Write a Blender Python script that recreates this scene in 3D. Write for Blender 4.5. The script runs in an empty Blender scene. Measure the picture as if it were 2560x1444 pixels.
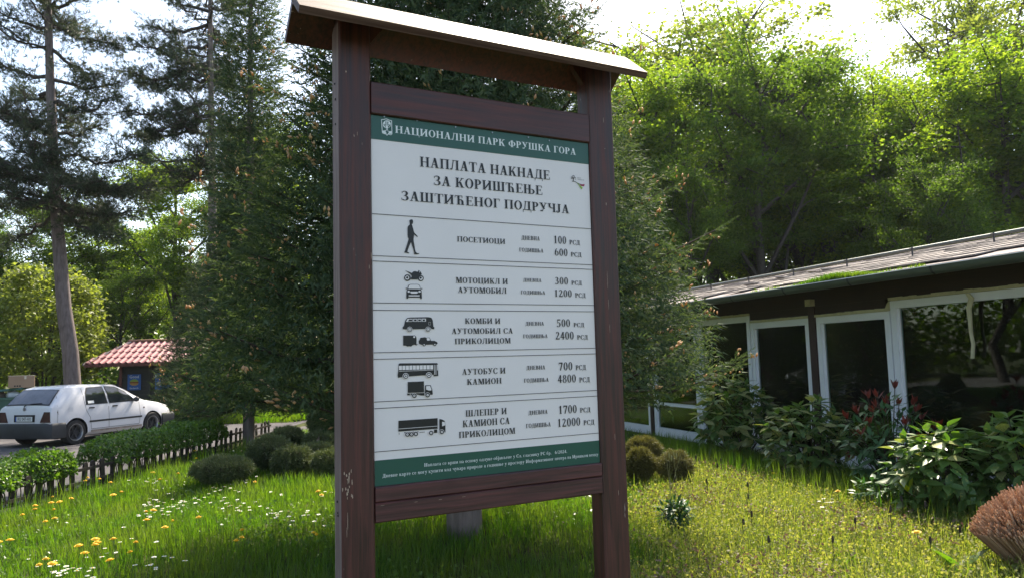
import bpy, math, random
import numpy as np
from mathutils import Vector, Matrix
random.seed(7); rng=np.random.default_rng(7)
S=bpy.context.scene; COL=S.collection
# ------------------------------------------------------------------ camera, sky, sun, exposure
FPX=1900.; PITCH=math.atan(176/FPX); ROLL=math.atan(.0277); EYE=1.6
_F=np.array([0,math.cos(PITCH),math.sin(PITCH)]);_r0=np.array([1.,0,0]);_u0=np.array([0,-math.sin(PITCH),math.cos(PITCH)])
_R=math.cos(ROLL)*_r0-math.sin(ROLL)*_u0;_U=math.sin(ROLL)*_r0+math.cos(ROLL)*_u0
CAM=np.array([0,0,EYE])
cd=bpy.data.cameras.new('camera'); cam=bpy.data.objects.new('camera',cd); COL.objects.link(cam)
cd.sensor_width=36; cd.lens=FPX/2560*36; cd.clip_start=.05; cd.clip_end=600
cam.matrix_world=Matrix(((_R[0],_U[0],-_F[0],0),(_R[1],_U[1],-_F[1],0),(_R[2],_U[2],-_F[2],EYE),(0,0,0,1)))
S.camera=cam
SUN_AZ=math.radians(14); SUN_EL=math.radians(50)      # azimuth to the right of the view direction (+Y)
W=bpy.data.worlds.new('World'); S.world=W; W.use_nodes=True
nt=W.node_tree; bg=nt.nodes['Background']; sk=nt.nodes.new('ShaderNodeTexSky'); sk.sky_type='NISHITA'
sk.sun_disc=False; sk.sun_elevation=SUN_EL; sk.sun_rotation=SUN_AZ; sk.dust_density=1.6; sk.air_density=1.0; sk.ozone_density=1.6
nt.links.new(sk.outputs[0],bg.inputs[0]); bg.inputs[1].default_value=.15
sd=bpy.data.lights.new('sun','SUN'); sun=bpy.data.objects.new('sun',sd); COL.objects.link(sun)
sd.energy=4.6; sd.angle=math.radians(.53); sd.color=(1,.94,.84)
sv=Vector((math.sin(SUN_AZ)*math.cos(SUN_EL),math.cos(SUN_AZ)*math.cos(SUN_EL),math.sin(SUN_EL)))
sun.rotation_euler=sv.to_track_quat('Z','Y').to_euler(); sun.location=(0,0,30)
S.view_settings.view_transform='Standard'; S.view_settings.look='None'; S.view_settings.gamma=1
S.view_settings.use_curve_mapping=False; S.view_settings.exposure=1.25
try: S.view_settings.use_white_balance=True; S.view_settings.white_balance_temperature=7200; S.view_settings.white_balance_tint=9
except Exception: pass
S.cycles.max_bounces=7; S.cycles.diffuse_bounces=4; S.cycles.glossy_bounces=3; S.cycles.transmission_bounces=5; S.cycles.transparent_max_bounces=10
S.cycles.caustics_reflective=False; S.cycles.caustics_refractive=False

def ray(x,y): return _F+(x-1280)/FPX*_R-(y-722)/FPX*_U
def at(x,y,d): v=ray(x,y); return CAM+v*d/v[1]
def onz(x,y,z=0.): v=ray(x,y); return CAM+v*(z-EYE)/v[2]
def onplane(x,y,o,n): v=ray(x,y); return CAM+v*((np.array(o)-CAM)@n)/(v@n)

# ------------------------------------------------------------------ helpers
def tag(o,label=None,cat=None,group=None,kind=None):
    for k,v in (('label',label),('category',cat),('group',group),('kind',kind)):
        if v: o[k]=v
    return o
def empty(name,loc=(0,0,0),rz=0,label=None,cat=None,group=None,parent=None):
    o=bpy.data.objects.new(name,None); COL.objects.link(o); o.location=tuple(float(c) for c in loc); o.rotation_euler=(0,0,rz)
    o.empty_display_size=.1
    if parent: o.parent=parent
    return tag(o,label,cat,group)
def link(name,me,parent=None,loc=None):
    o=bpy.data.objects.new(name,me); COL.objects.link(o)
    if parent: o.parent=parent
    if loc is not None: o.location=tuple(float(c) for c in loc)
    return o
def copy_tree(o,parent=None):
    c=o.copy(); COL.objects.link(c); c.parent=parent
    for ch in list(o.children): copy_tree(ch,c)
    return c
def npmesh(name,V,F,mats,mi=None,smooth=False):
    V=np.asarray(V,dtype=np.float32).reshape(-1,3); F=np.asarray(F,dtype=np.int32); m,k=F.shape
    me=bpy.data.meshes.new(name); me.vertices.add(len(V)); me.vertices.foreach_set('co',V.ravel())
    me.loops.add(m*k); me.loops.foreach_set('vertex_index',F.ravel())
    me.polygons.add(m); me.polygons.foreach_set('loop_start',np.arange(0,m*k,k,dtype=np.int32))
    for x in (mats if isinstance(mats,(list,tuple)) else [mats]): me.materials.append(x)
    if mi is not None: me.polygons.foreach_set('material_index',np.asarray(mi,dtype=np.int32))
    me.polygons.foreach_set('use_smooth',np.full(m,bool(smooth)))
    me.update(calc_edges=True); return me
def scat(tv,tf,M,L):
    tv=np.asarray(tv,float); tf=np.asarray(tf); N=len(L)
    V=np.einsum('nij,kj->nki',M,tv)+np.asarray(L)[:,None,:]
    F=tf[None]+(np.arange(N)*len(tv))[:,None,None]
    return V.reshape(-1,3),F.reshape(-1,tf.shape[1])
def cat2(parts):
    Vs=[];Fs=[];n=0
    for V,F in parts: Vs.append(V); Fs.append(F+n); n+=len(V)
    return np.concatenate(Vs),np.concatenate(Fs)
def frames(D,scale=1.,up=None,roll=None):
    """matrices whose Y axis is D (N,3)"""
    D=np.asarray(D,float); D=D/np.maximum(np.linalg.norm(D,axis=1,keepdims=True),1e-9)
    U=np.tile(np.array([0,0,1.]),(len(D),1)) if up is None else np.asarray(up,float)
    X=np.cross(D,U); n=np.linalg.norm(X,axis=1,keepdims=True); X=np.where(n<1e-4,np.array([1.,0,0]),X/np.maximum(n,1e-9))
    Z=np.cross(X,D)
    if roll is not None:
        c=np.cos(roll)[:,None]; s=np.sin(roll)[:,None]; X,Z=X*c+Z*s,Z*c-X*s
    sc=np.broadcast_to(np.asarray(scale,float),(len(D),))[:,None,None]
    return np.stack([X,D,Z],axis=2)*sc
class MB:
    def __init__(s): s.V=[]; s.F=[]; s.M=[]
    def add(s,V,F,m=0):
        n=len(s.V); s.V+= [tuple(float(c) for c in v) for v in V]; s.F+=[tuple(int(i)+n for i in f) for f in F]; s.M+=[m]*len(F); return s
    def hexa(s,P,m=0): return s.add(P,[(0,3,2,1),(4,5,6,7),(0,1,5,4),(1,2,6,5),(2,3,7,6),(3,0,4,7)],m)
    def box(s,x0,x1,y0,y1,z0,z1,m=0):
        return s.hexa([(x0,y0,z0),(x1,y0,z0),(x1,y1,z0),(x0,y1,z0),(x0,y0,z1),(x1,y0,z1),(x1,y1,z1),(x0,y1,z1)],m)
    def poly(s,P,m=0): return s.add(P,[tuple(range(len(P)))],m)
    def prism(s,A,B,m=0):
        n=len(A); return s.add(list(A)+list(B),[tuple(range(n-1,-1,-1)),tuple(range(n,2*n))]+[(i,(i+1)%n,n+(i+1)%n,n+i) for i in range(n)],m)
    def tube(s,P,R,n=6,m=0,cap=True):
        P=[Vector(tuple(float(c) for c in p)) for p in P]; V=[];F=[]
        if not hasattr(R,'__len__'): R=[R]*len(P)
        ref=Vector((0,0,1)) if abs((P[-1]-P[0]).normalized().z)<.9 else Vector((1,0,0))
        for i,p in enumerate(P):
            d=(P[min(i+1,len(P)-1)]-P[max(i-1,0)]).normalized(); x=d.cross(ref).normalized(); y=d.cross(x)
            for k in range(n):
                a=2*math.pi*k/n; V.append(p+(x*math.cos(a)+y*math.sin(a))*R[i])
        for i in range(len(P)-1):
            for k in range(n): F.append((i*n+k,i*n+(k+1)%n,(i+1)*n+(k+1)%n,(i+1)*n+k))
        if cap: F.append(tuple(range(n))); F.append(tuple((len(P)-1)*n+k for k in range(n-1,-1,-1)))
        return s.add(V,F,m)
    def ell(s,c,r,nu=12,nv=8,m=0,fn=None):
        V=[];F=[]
        for j in range(nv+1):
            t=math.pi*j/nv
            for i in range(nu):
                a=2*math.pi*i/nu; d=(math.sin(t)*math.cos(a),math.sin(t)*math.sin(a),math.cos(t)); k=fn(d) if fn else 1
                V.append((c[0]+r[0]*d[0]*k,c[1]+r[1]*d[1]*k,c[2]+r[2]*d[2]*k))
        for j in range(nv):
            for i in range(nu): F.append((j*nu+i,j*nu+(i+1)%nu,(j+1)*nu+(i+1)%nu,(j+1)*nu+i))
        return s.add(V,F,m)
    def mesh(s,name,mats,smooth=None):
        me=bpy.data.meshes.new(name); me.from_pydata(s.V,[],s.F)
        for x in (mats if isinstance(mats,(list,tuple)) else [mats]): me.materials.append(x)
        me.polygons.foreach_set('material_index',s.M)
        if smooth is not None:
            me.polygons.foreach_set('use_smooth',[True]*len(s.F)); me.update()
            me.set_sharp_from_angle(angle=math.radians(smooth))
        me.update(); return me
    def build(s,name,mats,parent=None,loc=None,smooth=None): return link(name,s.mesh(name,mats,smooth),parent,loc)

# ------------------------------------------------------------------ materials
def newmat(name):
    m=bpy.data.materials.new(name); m.use_nodes=True; n=m.node_tree; b=n.nodes['Principled BSDF']; return m,n,b
def node(n,t,**k):
    x=n.nodes.new(t)
    for a,v in k.items(): setattr(x,a,v)
    return x
def ramp(n,fac,cols):
    r=node(n,'ShaderNodeValToRGB'); e=r.color_ramp.elements
    while len(e)<len(cols): e.new(.5)
    for i,(p,c) in enumerate(cols): e[i].position=p; e[i].color=tuple(c)+((1,) if len(c)==3 else ())
    n.links.new(fac,r.inputs[0]); return r
def noise(n,scale,detail=4,rough=.55,mapscale=None,coord='Object',dist=0):
    tc=node(n,'ShaderNodeTexCoord'); x=node(n,'ShaderNodeTexNoise'); x.inputs['Scale'].default_value=scale; x.inputs['Detail'].default_value=detail
    x.inputs['Roughness'].default_value=rough; x.inputs['Distortion'].default_value=dist
    if mapscale:
        mp=node(n,'ShaderNodeMapping'); mp.inputs['Scale'].default_value=mapscale; n.links.new(tc.outputs[coord],mp.inputs[0]); n.links.new(mp.outputs[0],x.inputs[0])
    else: n.links.new(tc.outputs[coord],x.inputs[0])
    return x
def bump(n,b,h,st=.3,d=.01):
    x=node(n,'ShaderNodeBump'); x.inputs['Strength'].default_value=st; x.inputs['Distance'].default_value=d
    n.links.new(h,x.inputs['Height']); n.links.new(x.outputs[0],b.inputs['Normal'])
def plain(name,col,rough=.6,metal=0,spec=.5,var=.12,scale=6,bmp=0,mapscale=None,col2=None):
    m,n,b=newmat(name); b.inputs['Roughness'].default_value=rough; b.inputs['Metallic'].default_value=metal; b.inputs['Specular IOR Level'].default_value=spec
    x=noise(n,scale,5,.6,mapscale); c2=col2 or tuple(c*(1+var) for c in col); c1=tuple(c*(1-var) for c in col) if not col2 else col
    r=ramp(n,x.outputs['Fac'],[(.3,c1),(.7,c2)]); n.links.new(r.outputs[0],b.inputs['Base Color'])
    if bmp: bump(n,b,x.outputs['Fac'],bmp)
    return m
def wood(name,axis,c1,c2,rough=.45,worn=True,coat=.0,wearcol=(.42,.33,.3),amt=.0):
    m,n,b=newmat(name); ms=[60,60,60]; ms[axis]=2.2
    x=noise(n,1.,6,.62,tuple(ms),dist=.6); y=noise(n,3.,3,.5,None)
    r=ramp(n,x.outputs['Fac'],[(.36,c1),(.52,tuple((a+b_)/2 for a,b_ in zip(c1,c2))),(.66,c2)])
    mx=node(n,'ShaderNodeMix',data_type='RGBA',blend_type='MULTIPLY'); mx.inputs[0].default_value=.55
    r2=ramp(n,y.outputs['Fac'],[(.3,(.55,.5,.5)),(.7,(1,1,1))]); n.links.new(r.outputs[0],mx.inputs[6]); n.links.new(r2.outputs[0],mx.inputs[7]); out=mx.outputs[2]
    if worn:
        ms2=[22,22,22]; ms2[axis]=3.; w=noise(n,1.6,8,.72,tuple(ms2)); r3=ramp(n,w.outputs['Fac'],[(.685-amt,(0,0,0)),(.71-amt,(1,1,1))])
        m2=node(n,'ShaderNodeMix',data_type='RGBA'); n.links.new(r3.outputs[0],m2.inputs[0]); n.links.new(out,m2.inputs[6]); m2.inputs[7].default_value=wearcol+(1,); out=m2.outputs[2]
    n.links.new(out,b.inputs['Base Color']); b.inputs['Roughness'].default_value=rough; b.inputs['Coat Weight'].default_value=coat; b.inputs['Coat Roughness'].default_value=.3
    rr=ramp(n,x.outputs['Fac'],[(.3,(rough-.12,)*3),(.7,(min(1,rough+.18),)*3)]); n.links.new(rr.outputs[0],b.inputs['Roughness'])
    bump(n,b,x.outputs['Fac'],.35,.004); return m
def leafmat(name,cols,trans=.45,rough=.5,tcol=None,spots=None,island=True,spec=.35,posn=None):
    m,n,b=newmat(name); out=n.nodes['Material Output']
    if island: g=node(n,'ShaderNodeNewGeometry'); f=g.outputs['Random Per Island']
    else:
        oi=node(n,'ShaderNodeObjectInfo'); f=oi.outputs['Random']
    k=len(cols); r=ramp(n,f,[(i/(k-1) if k>1 else 0,c) for i,c in enumerate(cols)]); col=r.outputs[0]
    if posn:
        x=noise(n,posn[0],3,.5); r2=ramp(n,x.outputs['Fac'],[(.4,(0,0,0)),(.6,(1,1,1))]); mx=node(n,'ShaderNodeMix',data_type='RGBA'); n.links.new(r2.outputs[0],mx.inputs[0])
        n.links.new(col,mx.inputs[6]); mx.inputs[7].default_value=posn[1]+(1,); col=mx.outputs[2]
    if spots:
        x=noise(n,spots[0],2,.6); r2=ramp(n,x.outputs['Fac'],[(spots[2],(0,0,0)),(spots[2]+.04,(1,1,1))]); mx=node(n,'ShaderNodeMix',data_type='RGBA'); n.links.new(r2.outputs[0],mx.inputs[0])
        n.links.new(col,mx.inputs[6]); mx.inputs[7].default_value=spots[1]+(1,); col=mx.outputs[2]
    n.links.new(col,b.inputs['Base Color']); b.inputs['Roughness'].default_value=rough; b.inputs['Specular IOR Level'].default_value=spec
    t=node(n,'ShaderNodeBsdfTranslucent'); mm=node(n,'ShaderNodeMix',data_type='RGBA',blend_type='MULTIPLY'); mm.inputs[0].default_value=1
    n.links.new(col,mm.inputs[6]); mm.inputs[7].default_value=(tcol or (1.5,1.55,.6))+(1,); n.links.new(mm.outputs[2],t.inputs[0])
    ms=node(n,'ShaderNodeMixShader'); ms.inputs[0].default_value=trans; n.links.new(b.outputs[0],ms.inputs[1]); n.links.new(t.outputs[0],ms.inputs[2]); n.links.new(ms.outputs[0],out.inputs[0]); return m

WD1,WD2=(.026,.007,.006),(.125,.032,.024)
m_post=wood('stained_wood_vertical',2,WD1,WD2,.5,True,.1,amt=.02)
m_rail=wood('stained_wood_horizontal',0,(.04,.011,.012),(.14,.04,.038),.5,True,.1,amt=-.02)
m_roofw=wood('weathered_varnished_roof_board',0,(.07,.032,.028),(.19,.12,.10),.58,True,.0,amt=.03); m_roofw.node_tree.nodes['Principled BSDF'].inputs['Specular IOR Level'].default_value=.28
m_bark=plain('pine_bark',(.11,.085,.08),.95,var=.0,scale=1.,bmp=1.0,mapscale=(14,14,3),col2=(.24,.19,.18))
m_barkd=plain('deciduous_bark',(.035,.028,.024),.95,scale=4,bmp=.6,mapscale=(6,6,1.5),col2=(.09,.075,.065))
m_panel=plain('white_sign_print',(.84,.755,.75),.35,var=.035,scale=2)
m_green=plain('green_sign_print',(.012,.085,.062),.35,var=.08,scale=3)
m_black=plain('black_sign_print',(.006,.006,.009),.4,var=.05)
m_white=plain('white_sign_lettering',(.78,.8,.8),.4,var=.02)
m_paint=plain('white_car_paint',(.74,.74,.78),.22,var=.03,scale=1.2,spec=.6)
m_rubber=plain('black_rubber',(.02,.02,.022),.75,var=.3,scale=9)
m_plastic=plain('black_car_plastic',(.035,.037,.042),.6,var=.25,scale=3)
m_rim=plain('grey_alloy',(.32,.33,.35),.35,.8,var=.1)
m_dark=plain('dark_void',(.01,.01,.011),.8)
m_carglass=plain('car_glass',(.02,.025,.03),.06,spec=.9,var=.1)
m_cglass2=plain('rear_screen_glass',(.10,.10,.12),.12,spec=.8,var=.3,scale=3)
m_tail=plain('smoked_tail_lamp',(.055,.018,.02),.2,var=.3,scale=5)
m_blue=plain('blue_print',(.03,.12,.42),.5,var=.1)
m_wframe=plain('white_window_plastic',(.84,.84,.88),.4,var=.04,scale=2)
m_foam=plain('yellowed_foam',(.55,.5,.32),.85,var=.15,scale=12,bmp=.6)
m_brown=wood('dark_brown_boards',0,(.022,.013,.011),(.055,.032,.027),.6,False)
m_brownv=wood('dark_brown_post',2,(.035,.018,.016),(.085,.045,.04),.6,False)
m_zinc=plain('painted_gutter_metal',(.10,.12,.11),.35,.3,var=.2,scale=3,mapscale=(1,1,6))
m_lip=plain('bright_gutter_lip',(.55,.57,.57),.3,.4,var=.1)
m_shingle=plain('weathered_shingle',(.20,.175,.16),.9,scale=7,bmp=.6,col2=(.50,.44,.40))
m_flash=plain('underlay_flashing',(.10,.07,.065),.8,scale=9,col2=(.3,.26,.26))
m_pinksill=plain('pinkish_base_plank',(.30,.22,.20),.8,var=.2,scale=5)
m_inwall=plain('interior_wall',(.52,.56,.54),.8); m_infloor=plain('interior_floor',(.34,.27,.2),.5)
m_easel=plain('pale_easel_wood',(.60,.46,.32),.6,var=.2,scale=8); m_board=plain('grey_canvas_board',(.62,.66,.68),.7,var=.1)
m_fence=plain('dark_brown_fence',(.022,.015,.014),.75,var=.5,scale=9)
m_redtile=plain('red_metal_tile',(.30,.11,.125),.6,var=.2,scale=1.6,spec=.3)
m_redtrim=plain('dull_red_board',(.16,.05,.045),.6,var=.2)
m_kiosk=wood('blackish_kiosk_boards',0,(.022,.024,.026),(.055,.055,.055),.6,False)
m_card=plain('cardboard',(.36,.24,.16),.85,var=.08,scale=3); m_cardtop=plain('pale_cardboard',(.62,.55,.45),.85)
m_bin=plain('green_bin_plastic',(.05,.13,.10),.5,var=.2,scale=3); m_bag=plain('white_plastic_bag',(.68,.72,.78),.4,var=.1)
m_orange=plain('orange_plastic',(.40,.12,.02),.6,var=.12)
m_asph=None
m_stalk=plain('cut_straw',(.26,.11,.055),.85,var=.0,scale=40,col2=(.52,.27,.15))
m_twig=plain('twig',(.05,.035,.025),.9)
m_stone=plain('kerb_stone',(.13,.12,.11),1.,var=.2,scale=5,bmp=.4,spec=.05)
def glass():
    m,n,b=newmat('window_glass'); out=n.nodes['Material Output']; tr=node(n,'ShaderNodeBsdfTransparent'); tr.inputs[0].default_value=(.93,.98,.97,1)
    gl=node(n,'ShaderNodeBsdfGlossy'); gl.inputs['Roughness'].default_value=.015; gl.inputs[0].default_value=(.85,1,.97,1)
    fr=node(n,'ShaderNodeFresnel'); fr.inputs[0].default_value=1.75; ms=node(n,'ShaderNodeMixShader'); n.links.new(fr.outputs[0],ms.inputs[0]); n.links.new(tr.outputs[0],ms.inputs[1]); n.links.new(gl.outputs[0],ms.inputs[2]); n.links.new(ms.outputs[0],out.inputs[0]); return m
m_glass=glass()
# foliage
m_spruce=leafmat('spruce_needles',[(.036,.064,.038),(.06,.096,.052),(.105,.14,.072)],.36,.7,(1.6,1.6,.7),spec=.12)
m_shoot=leafmat('spruce_new_shoots',[(.50,.30,.15),(.62,.42,.24),(.48,.38,.18)],.4,.6,(1.3,1.2,.8))
m_pine=leafmat('pine_needles',[(.03,.05,.032),(.05,.075,.045),(.08,.10,.06)],.25,.5,(1.5,1.5,.8),spec=.12)
LG=[(.06,.115,.022),(.115,.175,.028),(.18,.235,.04)]
m_leafA=leafmat('spring_leaves_bright',LG,.55,.55,(2.5,2.5,.8),spec=.2)
m_leafB=leafmat('spring_leaves_deep',[(.045,.08,.02),(.07,.11,.024),(.105,.145,.03)],.5,.55,(2.1,2.4,.8),spec=.2)
m_leafC=leafmat('spring_leaves_pale',[(.12,.16,.04),(.17,.21,.055),(.22,.26,.07)],.5,.5,(1.9,1.9,.8))
m_hedge=leafmat('hedge_leaves',[(.05,.11,.022),(.09,.17,.03),(.15,.24,.045)],.4,.35,(1.8,2.0,.6),spec=.5)
m_jun=leafmat('juniper_needles',[(.065,.095,.045),(.10,.13,.06),(.16,.18,.075)],.2,.6)
m_jun2=leafmat('dull_juniper_needles',[(.09,.08,.04),(.14,.13,.05),(.18,.17,.06)],.25,.6)
m_grass=leafmat('grass_blades',[(.035,.095,.012),(.06,.135,.018),(.10,.18,.025)],.5,.45,(1.9,2.1,.5),posn=(1.2,(.10,.15,.032)))
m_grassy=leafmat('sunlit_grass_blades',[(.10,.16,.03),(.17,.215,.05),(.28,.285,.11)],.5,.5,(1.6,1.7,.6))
m_cover=leafmat('ground_cover_leaves',[(.14,.18,.04),(.23,.25,.07),(.36,.35,.16)],.45,.7,(1.6,1.6,.6))
m_nettle=leafmat('purplish_weed_tops',[(.12,.07,.06),(.20,.12,.10),(.17,.15,.06)],.3,.6,(1.2,1.1,.9))
m_auc=leafmat('spotted_glossy_leaf',[(.055,.125,.035),(.085,.17,.045),(.12,.205,.06)],.25,.38,(1.6,1.9,.5),spots=(38,(.28,.30,.08),.60),island=False,spec=.4)
m_aucy=leafmat('young_yellow_leaf',[(.35,.42,.02),(.45,.5,.03)],.5,.4,(1.3,1.3,.5),island=False)
m_auchl=leafmat('heavily_spotted_leaf',[(.10,.16,.05),(.17,.215,.075)],.25,.3,(1.4,1.6,.5),spots=(30,(.46,.44,.20),.47),island=False,spec=.6)
m_phg=leafmat('photinia_green_leaf',[(.035,.10,.038),(.055,.135,.05)],.25,.42,(1.4,1.8,.6),island=False,spec=.3)
m_phr=leafmat('photinia_red_leaf',[(.15,.025,.02),(.24,.045,.03),(.11,.03,.02)],.3,.45,(1.6,.6,.5),island=False,spec=.5)
m_yel=plain('dandelion_yellow',(.80,.46,.01),.6,var=.1,scale=90); m_dais=plain('daisy_white',(.75,.78,.74),.6,var=.05,scale=90); m_stem=plain('flower_stem',(.12,.2,.04),.6)

# ------------------------------------------------------------------ the ground
def gz(x,y):
    t=np.clip((-5.75-np.asarray(x,float))/1.3,0,1); return -.15*(t*t*(3-2*t))
def sheet(name,xs,ys,mat,dz=0,keep=None,kind='structure'):
    X,Y=np.meshgrid(xs,ys,indexing='ij'); Z=gz(X,Y)+dz; V=np.stack([X,Y,Z],-1).reshape(-1,3); nx,ny=len(xs),len(ys)
    i,j=np.meshgrid(np.arange(nx-1),np.arange(ny-1),indexing='ij'); a=(i*ny+j).ravel(); F=np.stack([a,a+ny,a+ny+1,a+1],1)
    if keep is not None:
        c=V[F].mean(1); F=F[keep(c[:,0],c[:,1])]
    return tag(link(name,npmesh(name,V,F,mat)),kind=kind)
def groundmat():
    m,n,b=newmat('soil_and_moss'); x=noise(n,2.2,8,.65); y=noise(n,.35,3,.5)
    r=ramp(n,x.outputs['Fac'],[(.3,(.03,.024,.016)),(.5,(.05,.06,.02)),(.7,(.09,.10,.035))]); n.links.new(r.outputs[0],b.inputs['Base Color']); b.inputs['Roughness'].default_value=1; b.inputs['Specular IOR Level'].default_value=.1
    bump(n,b,x.outputs['Fac'],.6,.05); return m
def asphmat():
    m,n,b=newmat('worn_asphalt'); x=noise(n,40,6,.7); y=noise(n,.8,5,.6)
    r=ramp(n,y.outputs['Fac'],[(.3,(.085,.08,.085)),(.55,(.125,.118,.124)),(.75,(.18,.165,.155))]); mx=node(n,'ShaderNodeMix',data_type='RGBA',blend_type='MULTIPLY'); mx.inputs[0].default_value=.5
    r2=ramp(n,x.outputs['Fac'],[(.35,(.6,.6,.6)),(.65,(1.1,1.1,1.1))]); n.links.new(r.outputs[0],mx.inputs[6]); n.links.new(r2.outputs[0],mx.inputs[7]); n.links.new(mx.outputs[2],b.inputs['Base Color']); b.inputs['Roughness'].default_value=1; b.inputs['Specular IOR Level'].default_value=.08; bump(n,b,x.outputs['Fac'],.4,.01); return m
xs=np.concatenate([[-240,-120,-60,-30],np.linspace(-12,-5,29),[0,6,12,30,60,120,240]]); ys=np.array([-120,-40,0,10,20,30,60,120,240])
sheet('ground',xs,ys,groundmat(),0)
sheet('road',np.concatenate([[-60,-30],np.linspace(-12,-6.2,24),[-6.0]]),np.array([-40,0,10,18,23.8]),asphmat(),.004)
sheet('path',np.array([-5.6,-5.2,-4.8,-3.5,0]),np.array([18.2,20.2]),asphmat(),.012)
mb=MB()
for i in range(40): mb.box(-6.02,-5.90,6.0+i*.3,6.0+i*.3+.285,-.10,.05+random.uniform(-.008,.008))
tag(mb.build('kerb',m_stone),kind='structure')

# ------------------------------------------------------------------ lettering
T=.185;TH=.055;SF=.075
def R_(x0,x1,y0,y1): return [(x0,y0),(x1,y0),(x1,y1),(x0,y1)]
def stem(x,y0=0,y1=1,b=1,t=1,w=T):
    o=[R_(x,x+w,y0,y1)]
    if b: o.append(R_(x-SF,x+w+SF,y0,y0+TH))
    if t: o.append(R_(x-SF,x+w+SF,y1-TH,y1))
    return o
def diag(x0,y0,x1,y1,w): return [[(x0,y0),(x0+w,y0),(x1+w,y1),(x1,y1)]]
def bar(x0,x1,y,t=TH): return [R_(x0,x1,y,y+t)]
def arc(cx,cy,rx,ry,a0,a1,tx=T,ty=TH,n=14):
    o=[]
    for i in range(n):
        a=math.radians(a0+(a1-a0)*i/n); b=math.radians(a0+(a1-a0)*(i+1)/n)
        o.append([(cx+rx*math.cos(a),cy+ry*math.sin(a)),(cx+rx*math.cos(b),cy+ry*math.sin(b)),(cx+(rx-tx)*math.cos(b),cy+(ry-ty)*math.sin(b)),(cx+(rx-tx)*math.cos(a),cy+(ry-ty)*math.sin(a))])
    return o
def bowl(x,y0,y1,xc,rx): return bar(x,xc,y0)+bar(x,xc,y1-TH)+arc(xc,(y0+y1)/2,rx,(y1-y0)/2,-90,90)
def tick(x,y0,y1): return [R_(x,x+.05,y0,y1)]
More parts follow.
